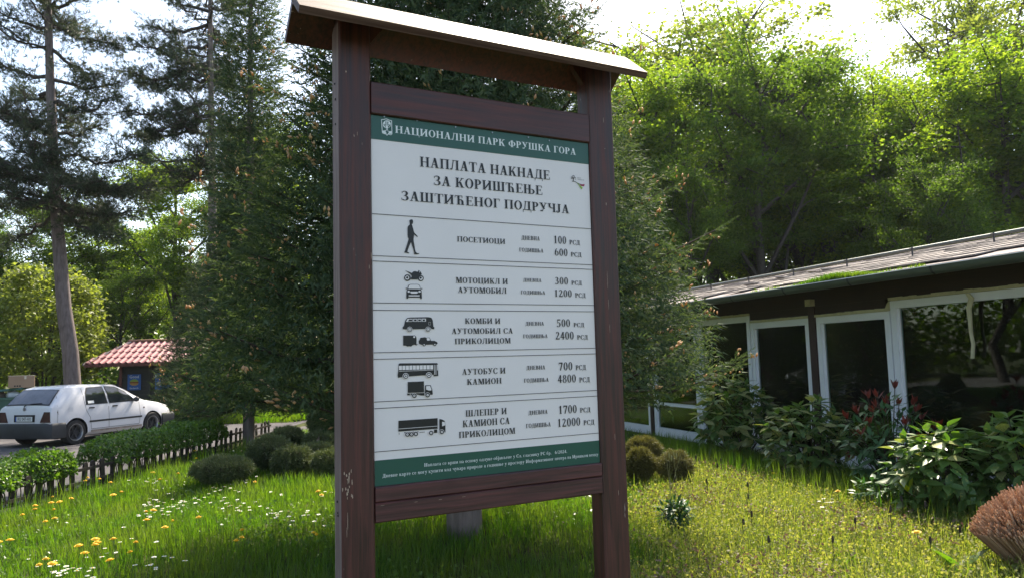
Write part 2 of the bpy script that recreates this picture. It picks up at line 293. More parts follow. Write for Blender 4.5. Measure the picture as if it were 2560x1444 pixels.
GL={
'А':(.80,diag(.08,0,.36,1,.07)+diag(.50,0,.30,1,.20)+bar(.2,.55,.30)+bar(0,.26,0)+bar(.44,.80,0)),
'Б':(.72,stem(.09)+bar(.09,.60,1-TH)+tick(.58,.76,1)+bowl(.2,0,.56,.36,.32)),
'В':(.74,stem(.09)+bowl(.2,.5,1,.34,.28)+bowl(.2,0,.54,.36,.32)),
'Г':(.64,stem(.09)+bar(.09,.60,1-TH)+tick(.57,.74,1)),
'Д':(.84,diag(.13,.03,.24,1,.08)+[R_(.52,.52+T,0,1)]+bar(.18,.78,1-TH)+bar(.0,.82,0,.07)+tick(.0,-.24,.05)+tick(.77,-.24,.05)),
'Е':(.70,stem(.09)+bar(.09,.62,1-TH)+bar(.09,.5,.48)+bar(.09,.66,0)+tick(.59,.76,1)+tick(.46,.38,.62)+tick(.62,0,.25)),
'З':(.64,arc(.28,.755,.27,.245,-90,140)+arc(.28,.27,.32,.27,-140,90)+bar(.2,.34,.48,.06)+tick(.03,.74,.92)+tick(0,.06,.26)),
'И':(.92,stem(.09)+stem(.63)+diag(.2,.12,.60,.78,.13)),
'Ј':(.50,stem(.2,.2,1,0,1)+arc(.15,.2,.235,.22,-120,0,T,.08)+[R_(.0,.12,.06,.2)]),
'К':(.82,stem(.09)+diag(.24,.42,.60,1,.09)+diag(.54,0,.32,.56,.2)+bar(.5,.82,0)+bar(.5,.78,1-TH)),
'Л':(.86,[R_(.56,.56+T,0,1)]+bar(.48,.83,0)+bar(.2,.8,1-TH)+diag(.13,.08,.27,1,.08)+[R_(0,.2,0,.13)]),
'М':(1.02,[R_(.1,.16,0,1)]+bar(0,.28,0)+bar(0,.26,1-TH)+diag(.42,0,.12,1,.21)+diag(.44,0,.72,1,.08)+stem(.76)),
'Н':(.88,stem(.09)+stem(.60)+bar(.2,.65,.47)),
'О':(.80,arc(.40,.5,.38,.52,0,360,n=26)),
'П':(.88,stem(.09)+stem(.60)+bar(.1,.75,1-TH)),
'Р':(.68,stem(.09)+bowl(.2,.44,1,.34,.30)),
'С':(.74,arc(.40,.5,.38,.52,38,322,n=22)+tick(.64,.7,1)+tick(.66,.08,.28)),
'Т':(.74,stem(.28,0,1,1,0)+bar(.02,.73,1-TH)+tick(.0,.72,1)+tick(.69,.72,1)),
'У':(.80,diag(.38,.30,.08,1,.2)+diag(.28,.04,.62,1,.07)+bar(0,.36,1-TH)+bar(.5,.8,1-TH)+[R_(.10,.32,0,.14)]),
'Ф':(.92,stem(.365)+arc(.31,.5,.29,.32,60,300)+arc(.61,.5,.29,.32,-120,120)),
'Ц':(.90,stem(.09)+stem(.60)+bar(.1,.86,0,.07)+tick(.84,-.24,.05)),
'Ч':(.82,stem(.56)+arc(.45,.72,.36,.3,180,270,T,.08)+bar(.42,.6,.42,.08)+[R_(.09,.09+T,.7,1)]+bar(.01,.35,1-TH)),
'Ш':(1.22,stem(.09)+stem(.50)+stem(.92)+bar(.1,1.0,0,.07)),
'Ж':(1.05,stem(.42)+diag(.5,.42,.82,1,.09)+diag(.75,0,.55,.56,.18)+diag(.4,.42,.1,1,.09)+diag(.08,0,.3,.56,.18)),
'Љ':(1.16,diag(.13,.08,.27,1,.08)+bar(.2,.7,1-TH)+[R_(0,.2,0,.13)]+stem(.50)+bowl(.62,0,.54,.82,.30)),
'Њ':(1.16,stem(.09)+stem(.52)+bar(.2,.6,.48)+bowl(.62,0,.54,.82,.30)),
'Ћ':(.92,stem(.24)+bar(.0,.66,1-TH)+tick(.0,.74,1)+tick(.63,.74,1)+arc(.5,.3,.28,.3,0,110,T,.08)+[R_(.78-T,.78,0,.32)]+bar(.55,.84,0)),
'0':(.60,arc(.30,.5,.27,.52,0,360,.155,.05,n=22)),
'1':(.60,stem(.21,0,1,1,0,.17)+diag(.10,.82,.24,.96,.1)),
'2':(.60,arc(.28,.72,.24,.29,-10,160,.155,.05)+diag(.04,.1,.36,.68,.13)+bar(.04,.54,0,.14)+tick(.5,.0,.26)),
'3':(.60,arc(.26,.76,.23,.25,-90,150,.15,.05)+arc(.25,.28,.29,.29,-150,90,.155,.05)+bar(.16,.3,.5,.06)),
'4':(.60,[R_(.32,.48,0,1)]+bar(.02,.58,.24,.1)+diag(.02,.26,.32,.98,.09)),
'5':(.60,[R_(.1,.17,.48,1)]+bar(.1,.52,.86,.14)+arc(.25,.3,.3,.32,-150,110,.155,.06)),
'6':(.60,arc(.30,.32,.27,.34,0,360,.15,.05,n=20)+arc(.42,.40,.39,.62,100,190,.155,.05)),
'7':(.60,bar(.04,.56,.86,.14)+diag(.16,0,.42,.9,.14)+tick(.04,.7,.9)),
'.':(.24,[R_(.04,.2,0,.16)]), '/':(.36,diag(.0,0,.26,1,.07)),
'а':(.52,arc(.24,.46,.2,.22,0,160,.13,.05)+[R_(.31,.44,0,.5)]+arc(.22,.17,.2,.18,60,300,.13,.05)+bar(.2,.4,.3)+bar(.3,.52,0)),
'е':(.50,arc(.25,.34,.23,.35,0,320,.13,.05)+bar(.1,.46,.34)),
'б':(.58,arc(.28,.32,.25,.33,0,360,.13,.05)+arc(.45,.45,.4,.55,90,180,.1,.08)+bar(.44,.54,.92,.1)),
'р':(.60,stem(.09,-.3,.68,1,1,.13)+arc(.32,.34,.24,.36,-130,130,.13,.05)),
'у':(.58,diag(.28,.1,.06,.68,.15)+diag(.16,-.3,.46,.68,.06)+bar(0,.26,.63)+bar(.36,.58,.63)+[R_(.02,.2,-.32,-.2)]),
'ф':(.78,stem(.32,-.3,1,1,1,.12)+arc(.26,.34,.24,.36,60,300,.12,.05)+arc(.5,.34,.24,.36,-120,120,.12,.05)),
'ј':(.32,[R_(.12,.25,-.2,.68)]+bar(.04,.25,.63)+[R_(0,.2,-.32,-.2)]+[R_(.12,.25,.82,.96)]),
}
for lo,up in zip('вгдзиклмнопстчшцжљњћ','ВГДЗИКЛМНОПСТЧШЦЖЉЊЋ'):
    w,p=GL[up]; GL[lo]=(w*.70,[[(x*.70,y*.68) for x,y in q] for q in p])
def glyphline(txt,gap=.06,space=.36):
    x=0; out=[]
    for c in txt:
        if c==' ': x+=space; continue
        w,p=GL[c]; out+=[[(a+x,b) for a,b in q] for q in p]; x+=w+gap
    return x-gap,out

# ------------------------------------------------------------------ THE INFORMATION BOARD
SO=np.array([-.507,2.766,0]); SX=np.array([.878,.478,0]); SX/=np.linalg.norm(SX); SN=np.array([SX[1],-SX[0],0])
SG=empty('information_board',SO,math.atan2(SX[1],SX[0]),'tall national park price board in a dark red wooden frame with a little gabled roof','notice board')
def sl(px,py,n=0.):   # photograph measurement -> (u,z) in the board's own plane
    P=onplane(px,py,SO+SN*n,SN); return float((P-SO)@SX),float(P[2])
def bevbox(name,mat,parent,x0,x1,y0,y1,z0,z1,b=.004):
    mb=MB(); A=[(x0+b,y0),(x1-b,y0),(x1,y0+b),(x1,y1-b),(x1-b,y1),(x0+b,y1),(x0,y1-b),(x0,y0+b)]
    mb.prism([(x,y,z0) for x,y in A],[(x,y,z1) for x,y in A]); return mb.build(name,mat,parent)
bevbox('post',m_post,SG,-.122,-.001,0,.09,-.3,2.93,.006); bevbox('post',m_post,SG,.982,1.112,0,.09,-.3,2.93,.006)
def hbox(name,x0,x1,y0,y1,z0,z1,mat=m_rail,b=.004):
    mb=MB(); A=[(y0+b,z0),(y1-b,z0),(y1,z0+b),(y1,z1-b),(y1-b,z1),(y0+b,z1),(y0,z1-b),(y0,z0+b)]
    mb.prism([(x0,y,z) for y,z in A],[(x1,y,z) for y,z in A]); return mb.build(name,mat,SG)
hbox('rail',0.0,.980,-.002,.045,2.528,2.652)
hbox('rail',0.0,.981,-.002,.045,1.106,1.160); hbox('rail',0.0,.981,.000,.045,1.034,1.104)
# gabled roof: two boards meeting at the ridge
def slab(name,ye,ze,yr,zr,x0,x1,th,mat,ridge_over=0):
    d=Vector((0,ye-yr,ze-zr)).normalized(); nrm=Vector((0,-d.z,d.y)); 
    if nrm.z<0: nrm=-nrm
    mb=MB(); P=[(yr,zr),(ye,ze)]; q=[(yr-nrm.y*th,zr-nrm.z*th),(ye-nrm.y*th,ze-nrm.z*th)]
    A=[P[0],P[1],q[1],q[0]]; n=16
    for i in range(n):
        xa=x0+(x1-x0)*i/n; xb=x0+(x1-x0)*(i+1)/n
        mb.add([(xa,)+p for p in A]+[(xb,)+p for p in A],[(0,1,5,4),(1,2,6,5),(2,3,7,6),(3,0,4,7)]+([(3,2,1,0)] if i==0 else [])+([(4,5,6,7)] if i==n-1 else []))
    return mb.build(name,mat,SG)
slab('roof_board',-.155,2.822,-.002,2.948,-.30,1.195,.028,m_roofw)
slab('roof_board',.15,2.822,.002,2.945,-.287,1.19,.026,m_post)
for x0 in (-.001,.982):
    s=1 if x0<0.5 else -1; mb=MB(); mb.prism([(x0,.03,2.93),(x0+.10*s,.03,2.93),(x0,.03,2.80)],[(x0,.06,2.93),(x0+.10*s,.06,2.93),(x0,.06,2.80)]); mb.build('roof_brace',m_post,SG)
# thin paler sheet over the left side of the left post, scuffs, chips and screws
mb=MB(); mb.box(-.1236,-.1222,.006,.084,-.3,2.86); mb.build('pale_side_face',wood('pale_wood_side',2,(.16,.10,.095),(.34,.26,.25),.7,True,0,amt=.03),SG)
m_chip=plain('bare_wood_chip',(.50,.36,.28),.8,var=.2,scale=60)
def chip(px,py,lw,lh):
    u,z=sl(px,py); mb=MB(); n=9; lw*=.7; lh*=.75; P=[(u+lw*math.cos(2*math.pi*k/n)*random.uniform(.5,1.2),-.0008,z+lh*math.sin(2*math.pi*k/n)*random.uniform(.5,1.2)) for k in range(n)]; mb.prism([(x,y-.0004,z_) for x,y,z_ in P],P); mb.build('paint_chip',m_chip,SG)
for k in range(16): chip(868+random.gauss(0,5),1215+random.gauss(0,22),random.uniform(.0012,.0035),random.uniform(.003,.012))
for q in ((872,1195,.0035,.022),(880,1205,.003,.014),(868,1232,.004,.012),(869,1300,.0012,.04),(867,1330,.001,.025),(865,180,.004,.006),(885,340,.002,.009),(893,335,.0015,.012),(905,360,.001,.008),(928,640,.002,.02),(923,668,.0015,.012),(1508,300,.0015,.02),(1512,372,.003,.003),(1515,510,.002,.012),(1518,700,.0012,.05),(1521,760,.0012,.04),(1524,820,.001,.03),(1537,1090,.001,.02),(1546,1230,.0014,.014)): chip(*q)
for q in ((955,1262),(1040,1253),(1100,1247),(1160,1240)): chip(q[0],q[1],.012,.0009)
for px,py in ((1042,300),(1138,316),(1230,330),(1320,342),(1372,350),(960,290)):
    u,z=sl(px,py,-.01); mb=MB(); mb.tube([(u,.006,z-.004),(u,.0115,z-.004)],.003,8); mb.build('screw',m_rim,SG)
# fixings on the posts
for (px,py) in ((841,210),(838,250),(841,312),(851,1252),(848,1280),(853,1286)):
    u,z=sl(px,py,-.045); mb=MB(); mb.tube([(-.1235,.045+random.uniform(-.01,.01),z),(-.121,.045,z)],.0045,8); mb.build('bolt_hole',m_dark,SG)
# printed panel
PNL=bevbox('panel',m_panel,SG,.001,.981,.012,.022,1.161,2.527,.001)
def band(name,zb0,zt,mat): 
    mb=MB(); mb.box(.0015,.9805,.0105,.0125,zb0,zt); return mb.build(name,mat,PNL)
band('header_band',sl(928.5,345)[1],2.5268,m_green); band('footer_band',1.1612,sl(940,1151)[1],m_green)
def flat(name,polys,mat,layer=0):
    mb=MB(); y0=.0098-layer*.0004
    for i,p in enumerate(polys): mb.poly([(u,y0-.00002*(i%9),z) for u,z in p][::1])
    return mb.build(name,mat,PNL)
zA=(900,250,3.609);zB=(900,540,4.0);zC=(900,880,3.4375)
def pl(z,x,y): return sl(z[0]+x/z[2],z[1]+y/z[2],-.010)
def line(name,z,txt,xl,yl,xr,yr,yt,mat=m_black):
    u0,z0=pl(z,xl,yl); u1,z1=pl(z,xr,yr); _,zt=pl(z,xl,yt); zb=(z0+z1)/2; cap=zt-z0; Wd,ps=glyphline(txt)
    k=(u1-u0)/Wd; x=0; cur=[]
    if len(txt)>40: return flat(name,[[(u0+a*k,zb+b*cap) for a,b in q] for q in ps],mat)
    for ch in txt+' ':
        if ch==' ':
            if cur: flat(name,cur,mat)
            cur=[]; x+=.36; continue
        w,p=GL[ch]; cur+=[[(u0+(a+x)*k,zb+b*cap) for a,b in q] for q in p]; x+=w+.06
line('heading_text',zA,'НАЦИОНАЛНИ ПАРК ФРУШКА ГОРА',316,283,1950,512,218,m_white)
line('title_text',zA,'НАПЛАТА НАКНАДЕ',540,596,1715,725,507)
line('title_text',zA,'ЗА КОРИШЋЕЊЕ',667,764,1648,862,677)
line('title_text',zA,'ЗАШТИЋЕНОГ ПОДРУЧЈА',375,896,1890,1033,810)
for z,t,a,b,c,d,e in [(zA,'ПОСЕТИОЦИ',876,1277,1312,1300,1230),(zB,'МОТОЦИКЛ И',958,670,1480,680,612),(zB,'АУТОМОБИЛ',980,767,1468,772,712),
 (zB,'КОМБИ И',1050,1073,1405,1073,1018),(zB,'АУТОМОБИЛ СА',917,1173,1530,1170,1118),(zB,'ПРИКОЛИЦОМ',948,1275,1508,1268,1220),
 (zC,'АУТОБУС И',878,190,1252,180,140),(zC,'КАМИОН',920,277,1218,265,228),(zC,'ШЛЕПЕР И',908,547,1263,530,493),(zC,'КАМИОН СА',883,640,1288,613,583),(zC,'ПРИКОЛИЦОМ',850,733,1335,697,680)]:
    line('category_text',z,t,a,b,c,d,e)
for z,t,a,b,c,d,e in [(zA,'ДНЕВНА',1457,1262,1622,1268,1225),(zA,'ГОДИШЊА',1437,1367,1655,1378,1333),(zB,'ДНЕВНА',1632,655,1815,660,620),(zB,'ГОДИШЊА',1608,777,1852,782,742),
 (zB,'ДНЕВНА',1655,1090,1840,1090,1053),(zB,'ГОДИШЊА',1632,1215,1877,1215,1178),(zC,'ДНЕВНА',1430,148,1592,144,114),(zC,'ГОДИШЊА',1410,258,1622,250,224),(zC,'ДНЕВНА',1447,535,1613,525,500),(zC,'ГОДИШЊА',1427,648,1640,634,612)]:
    line('period_text',z,t,a,b,c,d,e)
for z,t,a,b,c,d,e in [(zA,'100',1748,1296,1863,1298,1228),(zA,'600',1757,1404,1875,1409,1340),(zB,'300',1950,680,2083,685,610),(zB,'1200',1943,803,2120,808,733),(zB,'500',1968,1103,2103,1103,1028),
 (zB,'2400',1957,1228,2140,1228,1152),(zC,'700',1708,153,1828,150,85),(zC,'4800'.replace('8','8'),1700,260,1858,255,193),(zC,'1700',1707,527,1865,517,458),(zC,'12000',1697,640,1895,626,570)]:
    if '8' in t and '8' not in GL: GL['8']=(.60,arc(.30,.76,.22,.25,0,360,.13,.05,n=18)+arc(.30,.27,.27,.29,0,360,.14,.05,n=18))
    line('price_text',z,t,a,b,c,d,e)
for z,a,b,c,d,e in [(zA,1890,1303,1985,1309,1263),(zA,1903,1412,2000,1418,1372),(zB,2115,685,2220,692,643),(zB,2152,810,2258,815,765),(zB,2137,1104,2243,1106,1062),(zB,2172,1228,2280,1228,1185),
 (zC,1855,150,1943,148,108),(zC,1885,256,1977,252,214),(zC,1892,516,1982,510,475),(zC,1922,624,2015,616,582)]: line('currency_text',z,'РСД',a,b,c,d,e)
line('footer_text',zC,'Наплата се врши на основу одлуке објављене у Сл. гласнику РС бр.   6/2024.',552,978,1780,862,949,m_white)
line('footer_text',zC,'Дневне карте се могу купити код чувара природе а годишње у простору Информативног центра на Иришком венцу',193,1072,2048,888,1041,m_white)
for y in (534.8,639.3,652.5,756.2,774.4,880.5,897,1003.6,1020.2,1128.7):
    zz=sl(936,y,-.01)[1]; flat('ruled_line',[[(.002,zz-.0011),(.98,zz-.0011),(.98,zz+.0011),(.002,zz+.0011)]],m_black)
zF=(960,540,6.5636);zG=(960,780,4.5136);zE=(940,290,24.07)
def disc(cx,cy,r,n=20): return [(cx+r*math.cos(2*math.pi*i/n),cy+r*math.sin(2*math.pi*i/n)) for i in range(n)]
def picto(name,z,black,white=(),black2=(),white2=()):
    for lay,(ps,mt) in enumerate(((black,m_black),(white,m_panel),(black2,m_black),(white2,m_panel))):
        if ps: flat(name if lay==0 else name+'_detail',[[pl(z,x,y) for x,y in p] for p in ps],mt,lay)
picto('walker_symbol',zF,[[(415,75),(440,58),(470,62),(478,95),(472,130),(455,133),(465,165),(480,215),(492,268),(515,295),(545,325),(553,345),(540,347),(530,332),(512,322),(492,305),(490,345),(485,375),(488,420),(497,470),(508,540),(520,590),(545,612),(582,613),(570,625),(540,632),(497,630),(492,600),(480,540),(460,480),(442,430),(425,470),(405,520),(388,565),(385,592),(422,610),(400,615),(370,606),(335,604),(335,592),(350,560),(365,510),(385,450),(400,400),(405,375),(392,350),(388,320),(388,200),(393,170),(425,140),(420,105)]])
picto('motorcycle_symbol',zF,[disc(385,1012,54),disc(603,1020,49),[(340,892),(385,905),(455,935),(480,912),(510,905),(550,915),(570,887),(600,915),(622,955),(605,970),(590,970),(620,1000),(600,1005),(575,985),(550,1040),(435,1040),(445,1005),(460,990),(440,960),(395,925)]],[disc(380,1012,33),disc(606,1022,30)],[disc(380,1010,19),disc(600,1015,18),[(440,1040),(450,1000),(480,960),(570,960),(585,985),(550,1040)]],[[(566,905),(575,905),(590,928),(583,930)]])
picto('front_view_car_symbol',zF,[[(385,1195),(395,1150),(410,1122),(440,1116),(545,1116),(575,1122),(590,1150),(605,1200)],[(385,1193),(600,1198),(615,1220),(620,1270),(622,1345),(610,1358),(595,1350),(590,1332),(400,1332),(392,1350),(375,1356),(366,1340),(368,1240),(375,1215)],[(355,1178),(378,1178),(378,1194),(356,1192)],[(607,1183),(630,1183),(628,1198),(608,1196)]],
 [[(395,1193),(405,1150),(418,1128),(445,1123),(545,1123),(568,1128),(582,1150),(597,1195)],[(385,1225),(410,1215),(425,1235),(420,1250),(390,1250)],[(562,1235),(575,1218),(602,1225),(602,1248),(565,1250)],[(432,1235),(552,1235),(552,1260),(530,1268),(455,1268),(432,1255)],[(402,1295),(585,1295),(582,1312),(405,1312)]])
def wh(cx,cy,rs): return [disc(cx,cy,r) for r in rs]
def rings(name,cs,rs):
    for cx,cy in cs:
        for i,r in enumerate(rs): flat(name,[[pl(zG,x,y) for x,y in disc(cx,cy,r)]],m_panel if i%2==0 else m_black,4+i)
picto('van_symbol',zG,[[(262,62),(300,56),(500,52),(535,60),(550,90),(558,160),(568,165),(566,188),(540,185),(525,175),(465,185),(325,188),(260,190),(212,188),(210,165),(225,150),(240,90)]],[[(265,72),(322,70),(322,103),(248,105)],[(330,70),(372,70),(370,103),(330,103)],[(378,70),(422,69),(422,102),(378,103)],[(428,69),(473,69),(473,102),(428,102)],[(503,108),(526,108),(526,142),(503,142)]],
 [[(283,78),(318,78),(318,98),(270,100)],[(338,77),(365,77),(365,98),(338,98)],[(385,77),(415,77),(415,97),(385,98)],[(435,77),(462,77),(462,97),(435,98)],[(505,110),(524,110),(524,140),(505,140)]])
rings('van_wheel_symbol',[(288,192),(495,190)],(31,27,20,14,9))
picto('car_with_trailer_symbol',zG,[[(217,260),(345,258),(362,270),(368,300),(366,360),(385,355),(368,370),(340,362),(320,370),(305,383),(285,380),(262,383),(245,372),(228,372),(217,370)],[(410,285),(465,278),(475,284),(515,282),(530,318),(570,318),(600,335),(605,350),(590,360),(560,355),(545,360),(480,362),(420,362),(395,352),(392,320),(402,310)],disc(453,362,18),disc(572,360,18)],[disc(340,276,11),[(482,287),(512,287),(520,312),(490,318),(482,305)],disc(453,363,8),disc(573,360,8)])
picto('bus_symbol',zG,[[(165,580),(180,572),(600,570),(607,580),(612,715),(560,718),(560,700),(210,725),(158,735),(155,700),(160,660)]],
 [[(168+39.2*i,601-.8*i),(202+39.2*i,600-.8*i),(202+39.2*i,648-1.0*i),(168+39.2*i,649-1.0*i)] for i in range(10)]+[[(167,661),(557,645),(557,649),(167,665)],[(568,590),(574,590),(575,702),(569,702)],[(583,590),(588,590),(589,702),(584,702)],[(597,588),(606,588),(606,650),(598,652)]])
rings('bus_wheel_symbol',[(243,717),(505,707)],(35,29,19,9))
picto('lorry_symbol',zG,[[(268,783),(450,775),(452,900),(268,905)],[(300,912),(455,905),(455,935),(420,935),(380,925),(300,932)],[(262,912),(292,912),(292,932),(262,932)],[(465,820),(525,818),(545,870),(550,915),(548,925),(465,935),(462,905)]],[[(475,830),(518,826),(535,865),(532,878),(505,878),(475,868)]])
rings('lorry_wheel_symbol',[(340,937),(490,930)],(30,26,13,5))
picto('articulated_lorry_symbol',zG,[[(163,1220),(605,1190),(605,1310),(163,1342)],[(625,1200),(655,1205),(685,1222),(693,1280),(693,1350),(625,1355)],[(225,1350),(390,1340),(385,1352),(235,1362)],[(565,1320),(600,1318),(600,1355),(565,1358)],[(400,1348),(460,1344),(460,1349),(400,1353)],[(168,1355),(173,1355),(173,1378),(168,1378)]],[[(163,1310),(605,1277),(605,1282),(163,1315)],[(655,1232),(683,1232),(690,1270),(655,1283)]])
rings('lorry_wheel_symbol',[(262,1375),(308,1373),(357,1368),(530,1357),(650,1345)],(29,25,13,5))
# shield emblem: outline, disc, tree, hills
def pE(ps): return [[pl(zE,x,y) for x,y in p] for p in ps]
def stroke(pts,w):
    o=[]
    for (x0,y0),(x1,y1) in zip(pts,pts[1:]):
        d=math.hypot(x1-x0,y1-y0) or 1; a=-(y1-y0)/d*w/2; b=(x1-x0)/d*w/2; o.append([(x0+a,y0+b),(x1+a,y1+b),(x1-a,y1-b),(x0-a,y0-b)])
    return o
SH=[(330,225),(480,225),(560,195),(660,195),(760,250),(840,285),(935,295),(960,1100),(900,1150),(720,1110),(660,1180),(600,1100),(480,1080),(380,1030),(330,225)]
flat('shield_emblem',pE(stroke(SH,42)+[disc(650,520,240,24)]),m_white,0)
flat('shield_emblem_detail',pE([[(560,350),(620,340),(620,620),(580,560)],[(680,350),(745,360),(720,560),(680,620)],[(440,500),(560,500),(590,560),(580,700),(540,700)],[(740,520),(870,540),(780,720),(720,700),(720,600)],[(400,700),(560,720),(600,860),(400,870)],[(740,730),(910,750),(910,910),(740,880)]]),m_green,1)
flat('shield_emblem_tree',pE([[(630,340),(672,340),(680,600),(715,680),(690,790),(750,960),(720,960),(660,820),(600,930),(570,930),(635,780),(600,680),(625,600)],[(510,500),(590,580),(570,600),(500,530)],[(450,560),(550,640),(550,700),(460,610)],[(705,600),(800,540),(800,570),(720,630)],[(770,690),(860,620),(850,660),(780,720)],[(390,900),(600,880),(560,940),(640,1080),(480,1070),(390,1010)],[(740,930),(930,930),(930,1090),(700,1090),(780,990)]]),m_white,2)
# small tree-and-ribbon logo, right of the title
zL=(1400,280,5.554)
m_lime=plain('lime_print',(.28,.48,.06),.5); m_crim=plain('crimson_print',(.35,.03,.08),.5)
def pL(ps): return [[pl(zL,x,y) for x,y in p] for p in ps]
flat('ribbon_logo',pL(stroke([(186,965),(186,905)],9)+stroke([(186,935),(165,915)],5)+stroke([(186,930),(208,912)],5)+stroke([(165,963),(210,968),(250,995),(300,1010)],7)+[disc(x,y,6,8) for x,y in ((156,930),(160,908),(172,893),(185,885),(200,905),(212,915),(217,935),(172,912),(196,890))]),m_black)
flat('ribbon_logo_lime',pL([[(225,975),(262,1020),(300,1080),(315,1055),(270,1015)]]),m_lime,1)
flat('ribbon_logo_crimson',pL([[(270,1012),(342,1003),(334,1034),(295,1028)]]),m_crim,1)
def line2(z,txt,xl,yl,xr,yr,yt): line('logo_text',z,txt,xl,yl,xr,yr,yt)
line2(zL,'чувари',232,918,290,926,906); line2(zL,'природе',246,943,336,954,930)

# ------------------------------------------------------------------ THE LOW BUILDING on the right
BO=np.array([3.29,13.911,0]); BX=np.array([.32,-.947,0]); BX/=np.linalg.norm(BX)
BG=empty('pavilion',BO,math.atan2(BX[1],BX[0]),'long low brown building with big white framed windows and a shingled roof behind the shrubs','building')
def bbox(name,mat,parent,*a): mb=MB(); mb.box(*a); return mb.build(name,mat,parent)
U0,U1=-5.0,9.0
# shell of the room behind the glass
mb=MB(); mb.box(U0,U1,5.0,5.1,0,2.9); mb.box(U0,U0+.1,.1,5.0,0,2.5); mb.box(U1-.1,U1,.1,5.0,0,2.5); mb.build('room_wall',m_inwall,BG)
bbox('room_floor',m_infloor,BG,U0,U1,.09,5.0,-.02,.06); bbox('room_ceiling',m_inwall,BG,U0,U1,.12,5.0,2.46,2.5)
bbox('base_plank',m_pinksill,BG,U0,U1,-.03,.08,-.25,.0)
bbox('header_wall',m_brown,BG,U0,U1,.0,.11,2.235,2.47)
for a,b in ((-1.72,-1.60),(3.085,3.215),(6.55,6.68),(-4.9,-4.78)): bbox('brown_post',m_brownv,BG,a,b,-.015,.10,.001,2.234)
wins=[(-4.7,-3.3,.02,2.08),(-3.28,-1.74,.02,2.08),(-1.58,.08,.02,2.08),(.10,1.68,.02,2.20),(1.70,3.07,.02,2.08),(3.23,4.56,.02,2.08),(4.58,6.50,.02,2.20),(6.70,8.9,.02,2.2)]
for i,(a,b,c,d) in enumerate(wins):
    mb=MB(); fr=.085 if i!=4 else .08; lo=.17
    mb.box(a,a+fr,.0,.07,c,d); mb.box(b-fr,b,.0,.07,c,d); mb.box(a+fr,b-fr,.0,.07,d-.095,d); mb.box(a+fr,b-fr,.0,.07,c,c+lo)
    mb.box(a+fr,a+fr+.03,.03,.065,c+lo,d-.095); 
    if i in (2,): mb.box(a+fr+.03,b-fr,.01,.06,.62,.68)
    w=mb.build('window',m_wframe,BG); bbox('pane',m_glass,w,a+fr,b-fr,.045,.05,c+lo,d-.095)
for a,b,z in ((.09,1.69,2.205),(4.57,6.52,2.205),(1.71,3.08,2.083),(3.22,4.56,2.083)):
    mb=MB(); n=18
    for k in range(n):
        x0=a+(b-a)*k/n; x1=a+(b-a)*(k+1)/n; h=.028+random.uniform(0,.012); mb.box(x0,x1,-.012-random.uniform(0,.008),.05,z,z+h)
    mb.build('foam_seal',m_foam,BG)
mb=MB(); mb.prism([(4.50,-.012,2.10),(4.57,-.012,2.10),(4.57,-.012,2.20),(4.54,-.012,2.17)],[(4.50,.03,2.10),(4.57,.03,2.10),(4.57,.03,2.20),(4.54,.03,2.17)]); mb.build('foam_patch',m_foam,BG)
bbox('infill_wall',m_brown,BG,1.70,3.08,.002,.1,2.125,2.234); bbox('infill_wall',m_brown,BG,3.22,4.5,.002,.1,2.125,2.234); bbox('infill_wall',m_brown,BG,U0,.09,.002,.1,2.085,2.234)
# hanging strip of dried foam
def bl(px,py,n=0.):
    n3=np.array([BX[1],-BX[0],0]); P=onplane(px,py,BO+n3*n,n3); return float((P-BO)@BX),float(P[2])
nB=np.array([BX[1],-BX[0],0])
st=[bl(x,y,.05) for x,y in ((2418,733),(2427,745),(2421,770),(2424,800),(2426,830),(2432,860),(2430,895))]; mb=MB(); wd=[.02,.028,.024,.017,.014,.014,.015]
A=[(u-w,-.055,z) for (u,z),w in zip(st,wd)]; B=[(u+w,-.05,z) for (u,z),w in zip(st,wd)]
for i in range(len(A)-1):
    q=lambda p,t:(p[0],p[1]+t,p[2]); mb.hexa([A[i+1],B[i+1],q(B[i+1],.02),q(A[i+1],.02),A[i],B[i],q(B[i],.02),q(A[i],.02)])
mb.build('hanging_foam_strip',m_foam,BG)
# soffit, rafters, white strips standing in for slivers of sunlight, lamp
ZE=2.40; NE=.62       # gutter line
bbox('soffit',m_brown,BG,U0,U1,-NE+.06,.0,2.475,2.50)
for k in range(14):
    u=U0+.5+k*1.0; bbox('soffit_sun_streak',m_wframe,BG,u,u+.52,-.36,-.335,2.455,2.474)
u,z=bl(2022,757,.06); bbox('junction_box',m_foam,BG,u-.05,u+.05,-.09,.0,z-.045,z+.05)
# half round gutter
g=MB(); segs=10; gr=.075
for (ua,ub) in ((U0,U1),):
    V=[];F=[]
    for u in (ua,ub):
        for k in range(segs+1):
            a=math.pi+math.pi*k/segs; V.append((u,-NE+gr*math.cos(a),2.475+gr*math.sin(a)*1.15))
    for k in range(segs): F.append((k,k+1,segs+1+k+1,segs+1+k))
    g.add(V,F)
    V2=[(x,y*1.0+(.004 if y>-NE else -.004),z+.0) for x,y,z in V]
gut=g.build('gutter',m_zinc,BG,smooth=60)
mb=MB(); mb.tube([(U0,-NE-gr,2.478),(U1,-NE-gr,2.478)],.006,6); mb.build('gutter_lip',m_lip,gut)
for k in range(11):
    u=-3.9+k*1.22; mb=MB()
    V=[(u,-NE+(gr+.004)*math.cos(math.pi+math.pi*i/8),2.475+(gr+.004)*1.15*math.sin(math.pi+math.pi*i/8)) for i in range(9)]
    for i in range(8):
        a,b=V[i],V[i+1]; mb.poly([(a[0]-.015,)+a[1:],(a[0]+.015,)+a[1:],(b[0]+.015,)+b[1:],(b[0]-.015,)+b[1:]])
    mb.build('gutter_bracket',m_plastic,gut)
